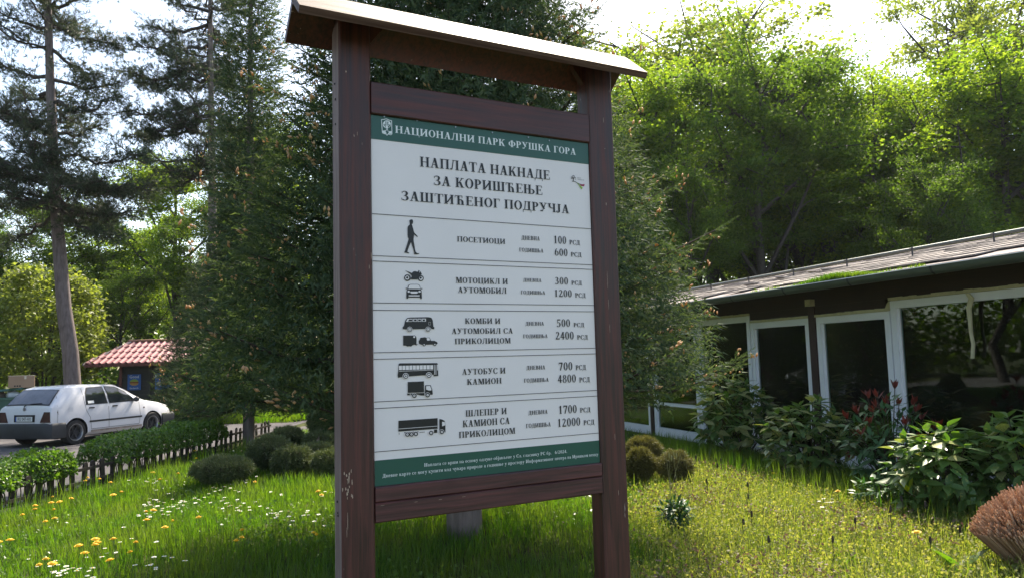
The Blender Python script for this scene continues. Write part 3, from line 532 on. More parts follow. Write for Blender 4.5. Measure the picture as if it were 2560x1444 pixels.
# roof: deck, lower flashing strip, courses of shingles, ridge, lightning rail
RN,RZ=2.6,3.16; slope=(RZ-2.50)/(RN+NE)
rf=MB(); rf.hexa([(U0,-NE+.02,2.485),(U1,-NE+.02,2.485),(U1,RN,RZ-.02),(U0,RN,RZ-.02),(U0,-NE+.02,2.50),(U1,-NE+.02,2.50),(U1,RN,RZ),(U0,RN,RZ)]); 
rf.hexa([(U0,RN,RZ-.02),(U1,RN,RZ-.02),(U1,6.2,2.49),(U0,6.2,2.49),(U0,RN,RZ),(U1,RN,RZ),(U1,6.2,2.5),(U0,6.2,2.5)]); roof=rf.build('roof',m_flash,BG)
def shm(w):
    mb=MB(); mb.hexa([(0,0,0),(w,0,0),(w,.46,0),(0,.46,0),(0,0,.016),(w,0,.016),(w,.46,.004),(0,.46,.004)]); return mb.mesh('shingle',m_shingle)
shs=[shm(w) for w in (.44,.5,.56)]; rowh=.315
for r in range(9):
    u=U0+random.uniform(-.4,0)
    while u<U1-.3:
        k=random.randrange(3); w=(.44,.5,.56)[k]; y0=-NE+.17+r*rowh+random.uniform(-.012,.012); 
        if y0+.46>RN+.02: y0=RN-.45
        if r==0 and random.random()<.35: u+=w; continue
        o=link('shingle',shs[k],roof,(u,y0,2.50+(y0+NE)*slope+.012+random.uniform(0,.006))); o.rotation_euler=(math.atan(slope)-.018+random.uniform(-.005,.012),random.uniform(-.012,.012),random.uniform(-.01,.01)); u+=w+.004
for (u,y,tilt,rz) in ((1.1,1.0,.32,.2),(1.6,1.25,.42,-.3),(2.1,1.1,.28,.15),(.7,.6,.2,-.1)):
    o=link('shingle',shs[1],roof,(u,y,2.56+(y+NE)*slope)); o.rotation_euler=(-tilt,.25*tilt,rz); o['label']='lifted loose shingle'
mb=MB(); mb.tube([(U0,RN,RZ+.05),(U1,RN,RZ+.05)],.028,8); mb.build('ridge_pipe',m_zinc,roof)
for k in range(10):
    u=-3.6+k*1.25; y=1.15; zz=2.50+(y+NE)*slope; mb=MB(); mb.box(u-.008,u+.008,y-.008,y+.008,zz,zz+.15); mb.box(u-.02,u+.02,y-.03,y+.01,zz+.12,zz+.135); mb.build('snow_guard_pin',m_plastic,roof)
# moss and grass growing in the gutter
N=2600; uu=np.concatenate([rng.normal(4.35,.42,N),rng.uniform(2.6,3.3,120),rng.normal(5.62,.05,90),rng.uniform(5.1,5.6,60)]); yy=rng.uniform(-NE-.06,-NE+.12,len(uu))
hh=np.where(np.arange(len(uu))<N,rng.uniform(.06,.125,len(uu))*np.clip(1.1-np.abs(uu-4.35)/1.1,.2,1),rng.uniform(.03,.07,len(uu)))
tv=[(-.007,0,0),(.007,0,0),(.001,.12,1)]; M=np.zeros((len(uu),3,3)); a=rng.uniform(0,6.3,len(uu)); M[:,0,0]=np.cos(a);M[:,1,0]=np.sin(a);M[:,0,1]=rng.normal(0,.2,len(uu));M[:,1,1]=rng.normal(0,.2,len(uu));M[:,2,2]=hh
V,F=scat(tv,np.array([[0,1,2]]),M,np.stack([uu,yy,np.full(len(uu),2.475)],1)); tag(link('gutter_grass',npmesh('gutter_grass',V,F,m_grass),gut),kind='stuff')
bbox('gutter_soil',plain('gutter_soil',(.05,.05,.02),1.),gut,3.3,5.3,-NE-.06,-NE+.06,2.44,2.472)
# easels and a table inside
def b2w(u,y,z=0): return BO+BX*u+nB*(-y)+np.array([0,0,z])
def easel(u,y,rz,label,hb=.85,wb=.75,z0=.95):
    o=empty('easel',b2w(u,y,.06),math.atan2(BX[1],BX[0])+rz,label,'easel')
    for p,q in (((-.32,0,0),(-.05,.12,1.75)),((.32,0,0),(.05,.12,1.75)),((0,.55,0),(0,.12,1.65))):
        mb=MB(); mb.tube([p,q],.022,4); mb.build('leg',m_easel,o)
    bbox('ledge',m_easel,o,-.33,.33,-.05,.03,z0-.06,z0-.02)
    mb=MB(); mb.hexa([(-wb/2,.0,z0),(wb/2,.0,z0),(wb/2,.02,z0),(-wb/2,.02,z0),(-wb/2,.09,z0+hb),(wb/2,.09,z0+hb),(wb/2,.11,z0+hb),(-wb/2,.11,z0+hb)]); c=mb.build('canvas',m_board,None)
    c.location=tuple(b2w(u,y,.06)); c.rotation_euler=(0,0,math.atan2(BX[1],BX[0])+rz); return o,c
for (u,y,rz,l,l2) in ((5.95,.45,.15,'wooden easel behind the largest window at the right edge','large grey canvas board on the easel behind the largest window'),(3.75,.45,-.25,'wooden easel behind the window right of the brown post','grey canvas board on the easel behind the window right of the brown post'),(2.35,.5,.3,'wooden easel behind the window left of the brown post','grey canvas board on the easel behind the window left of the brown post')):
    o,c=easel(u,y,rz,l); tag(c,l2,'canvas'); c.name='canvas_board'

# ------------------------------------------------------------------ picket fence
fx=lambda y:-5.95+(y-8.7)*.052
FN=empty('picket_fence',(fx(7),7,0),0,'low dark brown picket fence with rounded tops between the lawn and the road','fence')
pk=MB(); w=.048; A=[(-.011,-w,0),(-.011,w,0),(-.011,w,.34)]+[(-.011,w*math.cos(a),.34+w*math.sin(a)) for a in [math.pi*k/6 for k in range(1,6)]]+[(-.011,-w,.34)]
pk.prism(A,[(x+.022,y,z) for x,y,z in A]); pkm=pk.mesh('picket',m_fence)
n=0; y=7.3
while y<17.2:
    o=link('picket',pkm,FN,(fx(y)-fx(7)+random.uniform(-.006,.006),y-7,random.uniform(-.02,.02))); o.rotation_euler=(random.uniform(-.05,.05),random.uniform(-.05,.05),random.uniform(-.06,.06))
    if abs(y-10.9)<.2: o.rotation_euler=(.22,.05,0)
    y+=.225+random.uniform(-.012,.012)
for zz in (.12,.29):
    mb=MB(); ya=7.2
    for k in range(5):
        yb=ya+2.0; mb.hexa([(fx(ya)-fx(7)+.014,ya-7,zz-.02),(fx(ya)-fx(7)+.034,ya-7,zz-.02),(fx(yb)-fx(7)+.034,yb-7,zz-.02),(fx(yb)-fx(7)+.014,yb-7,zz-.02),(fx(ya)-fx(7)+.014,ya-7,zz+.02),(fx(ya)-fx(7)+.034,ya-7,zz+.02),(fx(yb)-fx(7)+.034,yb-7,zz+.02),(fx(yb)-fx(7)+.014,yb-7,zz+.02)]); ya=yb+.004
    mb.build('fence_rail',m_fence,FN)

# ------------------------------------------------------------------ THE CAR
cz=-.15; ang=math.atan2(.954,.30)
rw=np.array([-10.66,18.6,cz]); hx=np.array([math.cos(ang),math.sin(ang),0]); hl=np.array([-hx[1],hx[0],0])
CO=rw-hx*.72+hl*.80
CAR=empty('parked_car',CO,ang,'white five-door hatchback with black bumpers parked on the road beyond the hedge','car')
ST=[(.02,.30,.58,.66,.72,.77,.70),(.03,.24,.80,.87,.80,.81,.74),(.07,.22,.90,.955,.815,.80,.71),(.30,.2,.915,1.20,.825,.805,.66),(.50,.2,.92,1.375,.83,.805,.63),(.72,.2,.92,1.415,.832,.805,.62),(1.5,.2,.92,1.43,.835,.805,.62),(2.1,.2,.925,1.40,.835,.805,.62),(2.4,.2,.925,1.28,.835,.795,.63),(2.85,.2,.92,1.02,.83,.78,.66),(2.98,.2,.88,.965,.828,.77,.69),(3.45,.2,.82,.885,.82,.765,.68),(3.78,.22,.74,.79,.80,.74,.66),(3.93,.25,.62,.68,.76,.70,.62),(3.99,.3,.48,.54,.70,.66,.58)]
V=[];F=[];np_=9
for (x,zb,zl,zt,wm,wb_,wt) in ST:
    h=[(wm*.9,zb),(wm*.985,zb+.06),(wm,(zb+zl)/2),(wb_,zl),((wb_+wt)/2+.015,(zl+zt)/2),(wt,zt-.045 if zt-zl>.12 else zt-.02),(wt*.82,zt-.008),(wt*.4,zt)]
    ring=[(x,-y,z) for y,z in h]+[(x,y,z) for y,z in h[::-1]]
    V+=ring
m=16
for i in range(len(ST)-1):
    for k in range(m): F.append((i*m+k,(i+1)*m+k,(i+1)*m+(k+1)%m,i*m+(k+1)%m))
F.append(tuple(range(m))); F.append(tuple((len(ST)-1)*m+k for k in range(m-1,-1,-1)))
mb=MB(); mb.add(V,F); bm_=mb.mesh('body',[m_paint,m_dark])
tmp=bpy.data.objects.new('body_tmp',bm_); COL.objects.link(tmp); cutters=[]
for wx in (.72,3.19):
    mc=MB(); mc.tube([(wx,-1.2,.30),(wx,1.2,.30)],.345,28); c=mc.build('cutter',[m_dark]); cutters.append(c)
    md=tmp.modifiers.new('b','BOOLEAN'); md.operation='DIFFERENCE'; md.object=c; md.solver='EXACT'
dg=bpy.context.evaluated_depsgraph_get(); dg.update(); body_me=bpy.data.meshes.new_from_object(tmp.evaluated_get(dg))
for o in [tmp]+cutters: bpy.data.objects.remove(o)
cc=np.array([tuple(p.center)+tuple(p.normal) for p in body_me.polygons])
body_me.materials.clear(); body_me.materials.append(m_paint); body_me.materials.append(m_dark)
mi=[1 if (any(abs(math.hypot(c[0]-wx,c[2]-.30)-.345)<.012 for wx in (.72,3.19)) and abs(c[4])<.3) else 0 for c in cc]
body_me.polygons.foreach_set('material_index',mi); body_me.polygons.foreach_set('use_smooth',[True]*len(mi)); body_me.update(); body_me.set_sharp_from_angle(angle=math.radians(32))
body_me.name='body'; BODY=link('body',body_me,CAR)
mb=MB(); mb.box(.4,3.5,-.55,.55,.16,.6); mb.build('underbody',m_dark,CAR)
def sidey(x,z):   # outer side surface of the greenhouse
    for a,b in zip(ST,ST[1:]):
        if a[0]<=x<=b[0]:
            t=(x-a[0])/(b[0]-a[0]); q=[a[i]+(b[i]-a[i])*t for i in range(7)]; break
    _,zb,zl,zt,wm,wb_,wt=q
    if z<zl: 
        zm=(zb+zl)/2; return wm+(wb_-wm)*max(0,(z-zm)/(zl-zm)) if z>zm else wm
    zm=(zl+zt)/2; wmid=(wb_+wt)/2+.015; z5=zt-.045 if zt-zl>.12 else zt-.02
    return wb_+(wmid-wb_)*(z-zl)/(zm-zl) if z<zm else wmid+(wt-wmid)*min(1,(z-zm)/(z5-zm))
def sidepanel(name,pts,mat,off,parent=CAR,sides=(-1,),sub=6):
    for s in sides:
        # refine edges so that the panel hugs the curved side
        P=[]
        for a,b in zip(pts,pts[1:]+pts[:1]):
            for k in range(sub): P.append((a[0]+(b[0]-a[0])*k/sub,a[1]+(b[1]-a[1])*k/sub))
        cx=sum(p[0] for p in P)/len(P); cy=sum(p[1] for p in P)/len(P)
        rings_=[P]+[[(cx+(p[0]-cx)*f,cy+(p[1]-cy)*f) for p in P] for f in (.7,.4)]
        V=[(x,s*(sidey(x,z)+off),z) for r in rings_ for x,z in r]; n=len(P); F=[]
        for j in range(2):
            for k in range(n): F.append((j*n+k,j*n+(k+1)%n,(j+1)*n+(k+1)%n,(j+1)*n+k))
        V.append((cx,s*(sidey(cx,cy)+off),cy))
        for k in range(n): F.append((2*n+k,2*n+(k+1)%n,len(V)-1))
        mb=MB(); mb.add(V,F); o=mb.build(name,mat,parent,smooth=60)
    return o
both=(-1,1)
def grow(p,d):
    cx=sum(a for a,_ in p)/len(p); cy=sum(b for _,b in p)/len(p); return [(x+math.copysign(d,x-cx),y+math.copysign(d,y-cy)) for x,y in p]
WR=[(1.03,.955),(1.08,1.20),(1.17,1.335),(1.62,1.345),(1.66,.955)]; WFt=[(1.74,.955),(1.72,1.345),(2.06,1.325),(2.30,1.20),(2.62,.965)]
for wpts in (WR,WFt):
    sidepanel('window_seal',grow(wpts,.022),m_rubber,.004,sides=both); sidepanel('side_window',wpts,m_carglass,.008,sides=both)
sidepanel('paper_note',[(1.08,.965),(1.08,1.03),(1.26,1.03),(1.26,.965)],m_white,.011,sub=2)
# door shut lines
def gapline(pts,wd=.009,name='door_gap',sides=both,mat=None):
    for s in sides:
        mb=MB()
        for a,b in zip(pts,pts[1:]):
            for k in range(4):
                p=(a[0]+(b[0]-a[0])*k/4,a[1]+(b[1]-a[1])*k/4); q=(a[0]+(b[0]-a[0])*(k+1)/4,a[1]+(b[1]-a[1])*(k+1)/4)
                d=math.hypot(q[0]-p[0],q[1]-p[1]); nx,nz=-(q[1]-p[1])/d*wd/2,(q[0]-p[0])/d*wd/2
                mb.poly([(x,s*(sidey(x,z)+.003),z) for x,z in ((p[0]-nx,p[1]-nz),(q[0]-nx,q[1]-nz),(q[0]+nx,q[1]+nz),(p[0]+nx,p[1]+nz))])
        mb.build(name,mat or m_rubber,CAR)
gapline([(.99,1.34),(.985,.96),(1.02,.80),(1.13,.62),(1.16,.34)]); gapline([(1.70,1.36),(1.70,.34)]); gapline([(2.72,.93),(2.74,.60),(2.70,.34)]); gapline([(1.16,.34),(2.70,.34)]); gapline([(.30,1.19),(.22,.95),(.2,.52)],.007)
gapline([(1.10,.525),(2.80,.525)],.045,'side_strip',mat=m_plastic)
gapline([(1.15,.29),(2.80,.29)],.05,'dirt_band',mat=plain('muddy_paint',(.30,.25,.22),.8,var=.3,scale=8))
for hx_ in (1.10,1.82):
    for s in both: mb=MB(); yy_=sidey(hx_+.05,.86); mb.box(hx_,hx_+.15,s*yy_-.02 if s<0 else s*yy_,s*yy_ if s<0 else s*yy_+.02,.845,.872); mb.build('door_handle',m_plastic,CAR)
sidepanel('side_indicator',[(2.86,.74),(2.86,.77),(2.92,.77),(2.92,.74)],m_tail,.004,sides=both,sub=2)
sidepanel('fuel_flap',[(.50,.80),(.50,.90),(.64,.90),(.64,.80)],m_paint,.003,sub=2)
for s in both:
    mb=MB(); mb.ell((2.52,s*.90,.99),(.06,.09,.065),10,8); mb.box(2.49,2.56,min(s*.74,s*.84),max(s*.74,s*.84),.955,.985); mb.build('wing_mirror',m_plastic,CAR,smooth=40)
# bumpers
def bumper(x0,x1,dirn):
    mb=MB(); 
    prof=[(.0,.20),(-.05,.21),(-.075,.28),(-.07,.50),(-.03,.545),(.02,.56)]
    path=[(x1,-.845),(x0+dirn*.06,-.83),(x0+dirn*.01,-.74),(x0,-.5),(x0,.5),(x0+dirn*.01,.74),(x0+dirn*.06,.83),(x1,.845)]
    V=[];F=[]
    for i,(x,y) in enumerate(path):
        if i in(0,7): nx,ny=0,(1 if y>0 else -1)
        elif i in(1,6): nx,ny=-dirn*.5,(1 if y>0 else -1)*.85
        elif i in(2,5): nx,ny=-dirn*.85,(1 if y>0 else -1)*.45
        else: nx,ny=-dirn,0
        for (o,z) in prof: V.append((x-nx*o*.8,y-ny*o*.45,z+.0))
    n=len(prof)
    for i in range(len(path)-1):
        for k in range(n-1): F.append((i*n+k,(i+1)*n+k,(i+1)*n+k+1,i*n+k+1))
    mb.add(V,F); 
    mb.add(V[:n],[tuple(range(n))]); return mb.build('bumper',m_plastic,CAR,smooth=40)
bumper(.0,.40,1); bumper(4.0,3.50,-1)
# tailgate items
mb=MB(); mb.add([(.055,-.66,.99),(.055,.66,.99),(.54,.53,1.345),(.54,-.53,1.345)],[(0,1,2,3)]); 
def rearq(t,y,off):   # point on the sloping rear screen
    x=.07+(.56-.07)*t; z=.955+(1.365-.955)*t; return (x-.64*off,y,z+.77*off)
def rearpatch(name,t0,t1,w0,w1,mat,off):
    mb=MB(); n=10; V=[];F=[]
    for i in range(n+1):
        t=t0+(t1-t0)*i/n; w=w0+(w1-w0)*i/n; xx=.07+.42*t
        zt=None
        for a,b in zip(ST,ST[1:]):
            if a[0]<=xx<=b[0]: zt=a[3]+(b[3]-a[3])*(xx-a[0])/(b[0]-a[0])
        for j in range(9):
            f=-1+2*j/8; V.append((xx-.6*off,w*f,zt+.8*off-.012*max(0,abs(f)-.55)/.45))
    for i in range(n):
        for j in range(8): a=i*9+j; F.append((a,a+1,a+10,a+9))
    mb.add(V,F); return mb.build(name,mat,CAR,smooth=50)
rearpatch('rear_screen_seal',.06,.93,.68,.575,m_rubber,.006); RS=rearpatch('rear_screen',.11,.89,.645,.555,m_cglass2,.011)
mb=MB(); mb.tube([(.06,.02,.985),(.10,-.12,1.02),(.12,-.42,1.035)],.008,6); mb.tube([(.06,.02,.985),(.03,.03,.95)],.012,6); mb.build('rear_wiper',m_plastic,CAR)
mb=MB(); mb.tube([(.022,0,.90),(.012,0,.90)],.042,18); mb.build('tailgate_badge',m_rim,CAR)
for s in both:
    mb=MB(); a=s*.50; b=s*.80; ys=sorted((a,b)); z0,z1=.585,.83
    mb.hexa([(.005,ys[0],z0),(.005 if s>0 else .005,ys[1],z0),(.24,ys[1]+(.014 if s>0 else 0),z0),(.24,ys[0]-(.014 if s<0 else 0),z0),(.022,ys[0]+(.10 if s>0 else .02),z1),(.022,ys[1]-(.02 if s>0 else .10),z1),(.22,ys[1]+(.01 if s>0 else 0),z1),(.22,ys[0]-(.01 if s<0 else 0),z1)]); mb.build('tail_lamp',m_tail,CAR)
bbox('plate_recess',m_dark,CAR,.006,.03,-.33,.30,.60,.765); PLT=bbox('number_plate',m_white,CAR,.0,.008,-.27,.25,.615,.725)
bbox('plate_band',m_blue,PLT,-.002,.002,.215,.25,.615,.725)
def textmesh(name,s,size,mat,parent,loc,rot,sx=1):
    c=bpy.data.curves.new(name,'FONT'); c.body=s; c.size=size; c.align_x='CENTER'; c.align_y='CENTER'; c.resolution_u=2; c.extrude=.0008
    t=bpy.data.objects.new(name,c); COL.objects.link(t); g_=bpy.context.evaluated_depsgraph_get(); g_.update(); me=bpy.data.meshes.new_from_object(t.evaluated_get(g_)); bpy.data.objects.remove(t)
    me.materials.clear(); me.materials.append(mat); me.name=name; o=link(name,me,parent,loc); o.rotation_euler=rot; o.scale=(sx,1,1); return o
textmesh('plate_text','RU 047-HX',.115,m_black,PLT,(-.003,-.03,.668),(math.pi/2,0,-math.pi/2),.75)
textmesh('trunk_lettering','Golf CL',.05,m_black,CAR,(.012,-.60,.562),(math.pi/2,0,-math.pi/2))
# wheels
def wheel(x,s):
    tv=MB(); prof=[(.19,.20),(.30,.185),(.30,.03),(.285,.0),(.205,-.005)]; n=28; V=[];F=[]
    for i in range(n):
        a=2*math.pi*i/n
        for (r,d) in prof: V.append((x+r*math.cos(a),s*(.825-d),.30+r*math.sin(a)))
    k=len(prof)
    for i in range(n):
        for j in range(k-1): F.append((i*k+j,((i+1)%n)*k+j,((i+1)%n)*k+j+1,i*k+j+1))
    tv.add(V,F); w=empty('wheel',(0,0,0),0,parent=CAR); tv.build('tyre',m_rubber,w,smooth=35)
    rv=MB(); V=[];F=[]; prof=[(.208,-.006),(.195,-.004),(.175,.03),(.172,.09)]; k=len(prof)
    for i in range(n):
        a=2*math.pi*i/n
        for (r,d) in prof: V.append((x+r*math.cos(a),s*(.825-d),.30+r*math.sin(a)))
    for i in range(n):
        for j in range(k-1): F.append((i*k+j,((i+1)%n)*k+j,((i+1)%n)*k+j+1,i*k+j+1))
    rv.add(V,F); rv.build('rim',m_rim,w,smooth=30)
    cv=MB(); cv.tube([(x,s*.73,.30),(x,s*.70,.30)],.173,24)
    for i in range(6):
        a=2*math.pi*i/6; c,sn=math.cos(a),math.sin(a); P=[(.03,-.022),(.172,-.016),(.172,.016),(.03,.022)]
        A=[(x+r*c-t*sn,s*.765,.30+r*sn+t*c) for r,t in P]; B=[(p[0],s*.74,p[2]) for p in A]; cv.prism(A,B)
    cv.tube([(x,s*.785,.30),(x,s*.73,.30)],.045,14); cv.build('wheel_hub',m_plastic,w)
for x in (.72,3.19):
    for s in both: wheel(x,s)
mb=MB(); mb.tube([(2.0,0,1.40),(1.93,0,1.62)],.004,5); mb.build('aerial',m_plastic,CAR)
# windscreen, seen from other angles
mb=MB(); mb.add([(2.13,-.52,1.400),(2.13,.52,1.400),(2.42,.55,1.29),(2.42,-.55,1.29),(2.83,-.62,1.045),(2.83,.62,1.045)],[(0,1,2,3),(3,2,5,4)]); mb.build('windscreen',m_carglass,CAR)

# ------------------------------------------------------------------ bin with cardboard box behind the car
bd=22.0; bp=at(20,1000,bd); zb=-.15
BN=empty('wheeled_bin',(bp[0],bd,zb),.15,'green wheeled rubbish container with open lid behind the white car','bin')
mb=MB(); mb.hexa([(-.30,-.35,.1),(.30,-.35,.1),(.30,.35,.1),(-.30,.35,.1),(-.42,-.45,1.02),(.42,-.45,1.02),(.42,.45,1.02),(-.42,.45,1.02)]); mb.build('container',m_bin,BN)
mb=MB(); mb.box(-.48,.48,-.50,.50,1.021,1.08); mb.build('rim',m_bin,BN)
mb=MB(); mb.hexa([(-.46,-.40,1.22),(.56,-.40,1.30),(.56,.5,1.30),(-.46,.5,1.22),(-.42,-.36,1.27),(.52,-.36,1.36),(.52,.46,1.36),(-.42,.46,1.27)]); mb.build('lid',m_bin,BN)
for s in (-.26,.26):
    mb=MB(); mb.tube([(s-.03,.3,.1),(s+.03,.3,.1)],.1,14); mb.build('wheel',m_rubber,BN)
mb=MB(); mb.ell((0,0,0),(.20,.18,.12),12,8,fn=lambda d:1+.15*math.sin(7*d[0]+5*d[1])); o=mb.build('rubbish_bag',m_bag,None,(bp[0]+.2,bd-.1,zb+1.14),smooth=50); tag(o,'white plastic rubbish bag bulging out of the green bin','bag')
mb=MB(); mb.ell((0,0,0),(.17,.15,.12),12,8,fn=lambda d:1+.15*math.sin(6*d[0]+9*d[2])); o=mb.build('rubbish_bag',plain('brown_refuse',(.2,.16,.13),.8),None,(bp[0]-.18,bd-.12,zb+1.14),smooth=50); tag(o,'brownish bag of rubbish at the left inside the green bin','bag')
q=at(56,960,bd-.1); CB=empty('cardboard_box',(q[0]+.0,bd-.05,zb+1.345),.55,'brown cardboard box lying on the lid of the green bin','box')
bbox('carton',m_card,CB,-.36,.27,-.24,.24,0,.33); bbox('top_flap',m_cardtop,CB,-.37,.28,-.25,.25,.331,.34); bbox('tape',m_cardtop,CB,.02,.07,-.243,-.24,.24,.331)
for k in range(3): bbox('print_mark',m_black,CB,-.22+k*.06,-.18+k*.06,-.243,-.24,.03,.07)

# ------------------------------------------------------------------ kiosk
kd=28.0; kz=-.2
def kx(px): return float(at(px,915,kd)[0])
KX0,KX1=kx(303),kx(520); KW=KX1-KX0; ke=at(235,912,kd-.5)[2]; kr=at(300,856,kd+.9)[2]
KG=empty('kiosk',(KX0,kd,kz),math.radians(-1.0),'small dark wooden snack kiosk with a pinkish red tiled roof beside the road','kiosk')
zt=ke-kz+.02
nb=12
for k in range(nb):
    z0=.1+(zt-.1)*k/nb; z1=.1+(zt-.1)*(k+1)/nb-.008; mb=MB(); mb.hexa([(0,-.0,z0),(KW,-.0,z0),(KW,.1,z0),(0,.1,z0),(0,.018,z1),(KW,.018,z1),(KW,.1,z1),(0,.1,z1)]); mb.build('wall_board',m_kiosk,KG)
bbox('wall',m_kiosk,KG,0,KW,.101,2.2,0,zt); bbox('corner_post',m_redtrim,KG,-.05,.04,-.03,.12,0,zt+.02); bbox('door_post',m_kiosk,KG,1.02,1.12,-.05,.0,.1,zt); bbox('door_post',m_kiosk,KG,1.15,1.2,-.03,.0,.1,zt)
bbox('counter',m_redtrim,KG,1.4,2.6,-.25,.0,.86,.93); bbox('counter_front',m_kiosk,KG,1.4,2.6,-.12,-.02,.1,.86)
ex0=kx(232)-KX0; ex1=kx(506)-KX0+.6; rx0=kx(290)-KX0; rx1=ex1-.6; y0=-.55; yr=1.1; y2=2.75; zr=kr-kz
mb=MB(); A=[(ex0,y0,zt),(ex1,y0,zt),(ex1,y2,zt),(ex0,y2,zt)]; mb.add(A+[(rx0,yr,zr),(rx1,yr,zr)],[(3,2,1,0),(0,1,5,4),(1,2,5),(2,3,4,5),(3,0,4)]); KR=mb.build('roof',m_redtrim,KG)
bbox('fascia',m_redtrim,KR,ex0,ex1,y0-.02,y0,zt-.09,zt)
mb=MB(); n=8; V=[];F=[]; tw=.24; tl=.47
for i in range(n+1):
    t=i/n; h=.045*math.sin(math.pi*2*t)*(1 if t<.5 else .25)+.03
    V+=[(tw*t,0,h),(tw*t,tl,h-.03),(tw*t,0,h-.06)]
for i in range(n): a=i*3; F+=[(a,a+3,a+4,a+1),(a+2,a+5,a+3,a)]
mb.add(V,F); tm=mb.mesh('roof_tile',m_redtile,60); L=math.hypot(yr-y0,zr-zt); pa=math.atan2(zr-zt,yr-y0); rows=4; step=L/rows
for r in range(rows):
    s=r*step; t=s/L; xa=ex0+(rx0-ex0)*t; xb=ex1+(rx1-ex1)*t; x=xa+.03
    while x+tw<xb+.05:
        o=link('roof_tile',tm,KR,(x,y0-.03+math.cos(pa)*s,zt+.012+math.sin(pa)*s+.004)); o.rotation_euler=(pa,0,0); o.scale=(1,step*1.04/tl,1); x+=tw
mb=MB(); mb.tube([(rx0-.12,yr,zr+.045),(rx1+.1,yr,zr+.045)],.07,8); mb.build('ridge_cap',plain('brown_ridge',(.22,.10,.06),.6),KR)
mb=MB(); mb.tube([(ex0-.05,y0-.03,zt+.0),(rx0,yr,zr+.04)],.05,6); mb.build('hip_cap',plain('pale_hip',(.4,.33,.3),.6),KR)
def poster(px0,px1,py0,py1,name,label):
    a=at(px0,py1,kd); b=at(px1,py0,kd); u0=a[0]-KX0; u1=b[0]-KX0; P=bbox('poster',m_blue,None,0,u1-u0,-.012,0,0,b[2]-a[2]); P.location=(a[0],kd-.035,a[2]); tag(P,label,'poster'); return P,u1-u0,b[2]-a[2]
P,w,h=poster(320,354,934,974,'p','blue poster with a burger on the kiosk wall, left of the door post')
def pf(name,P,pts,mat,y): mb=MB(); mb.prism([(x,y,z) for x,z in pts],[(x,y+.003,z) for x,z in pts]); return mb.build(name,mat,P)
def ov(cx,cz_,rx,rz,a0=0,a1=360,n=18): return [(cx+rx*math.cos(math.radians(a0+(a1-a0)*i/n)),cz_+rz*math.sin(math.radians(a0+(a1-a0)*i/n))) for i in range(n+1)]
m_bun=plain('bun_print',(.50,.26,.08),.6); m_let=plain('lettuce_print',(.25,.36,.06),.6); m_pat=plain('patty_print',(.28,.05,.02),.6)
pf('bun',P,ov(w*.5,h*.52,w*.32,h*.17,0,180),m_let,-.015); pf('patty',P,[(w*.17,h*.44),(w*.83,h*.44),(w*.83,h*.52),(w*.17,h*.52)],m_pat,-.016); pf('lower_bun',P,ov(w*.5,h*.44,w*.33,h*.16,180,360),m_bun,-.017)
textmesh('poster_text','Good',.15,m_white,P,(w*.5,-.016,h*.84),(math.pi/2,0,0)); textmesh('poster_text','Sandwich',.085,m_white,P,(w*.5,-.016,h*.12),(math.pi/2,0,0))
P,w,h=poster(389,430,931,972,'p','blue poster with apple pie on the kiosk wall, right of the door post')
textmesh('poster_text','APPLE',.15,m_white,P,(w*.3,-.016,h*.84),(math.pi/2,-.12,0)); pf('pie',P,ov(w*.62,h*.5,w*.27,h*.26),plain('pie_print',(.32,.22,.05),.6),-.015)
for k in range(3): pf('pie_strip',P,[(w*.42,h*(.42+k*.12)),(w*.8,h*(.5+k*.12)),(w*.8,h*(.55+k*.12)),(w*.42,h*(.47+k*.12))],m_cardtop,-.018)
pf('apple',P,ov(w*.25,h*.35,w*.16,h*.14),m_cardtop,-.016)

# ------------------------------------------------------------------ VEGETATION
def unit(a): return a/np.maximum(np.linalg.norm(a,axis=-1,keepdims=True),1e-9)
def brush(n,ang=50,ln=.24,wd=.035,seed=0,flat=.0):
    r=np.random.default_rng(seed); V=[];F=[]
    for i in range(n):
        y=i/n; a=r.uniform(0,2*math.pi); q=math.radians(ang+r.uniform(-12,12)); d=np.array([math.sin(q)*math.cos(a),math.cos(q),math.sin(q)*math.sin(a)*(1-flat)]); d/=np.linalg.norm(d)
        p=np.array([0,y,0]); t=np.cross(d,[0,1,0]); t=t/np.linalg.norm(t); l=ln*r.uniform(.8,1.15)
        b=len(V); V+=[p-t*wd/2,p+t*wd/2,p+d*l]; F.append((b,b+1,b+2))
    return np.array(V),np.array(F)
OCT=(np.array([(1,0,0),(0,1,0),(-1,0,0),(0,-1,0),(0,0,1.),(0,0,-1)]),np.array([(0,1,4),(1,2,4),(2,3,4),(3,0,4),(1,0,5),(2,1,5),(3,2,5),(0,3,5)]))
LEAFQ=(np.array([(0,0,0),(.38,.45,.06),(0,1,0),(-.38,.45,.06)]),np.array([(0,1,2,3)]))
def randdir(n,r=rng,flat=1.):
    a=r.normal(size=(n,3)); a[:,2]*=flat; return unit(a)

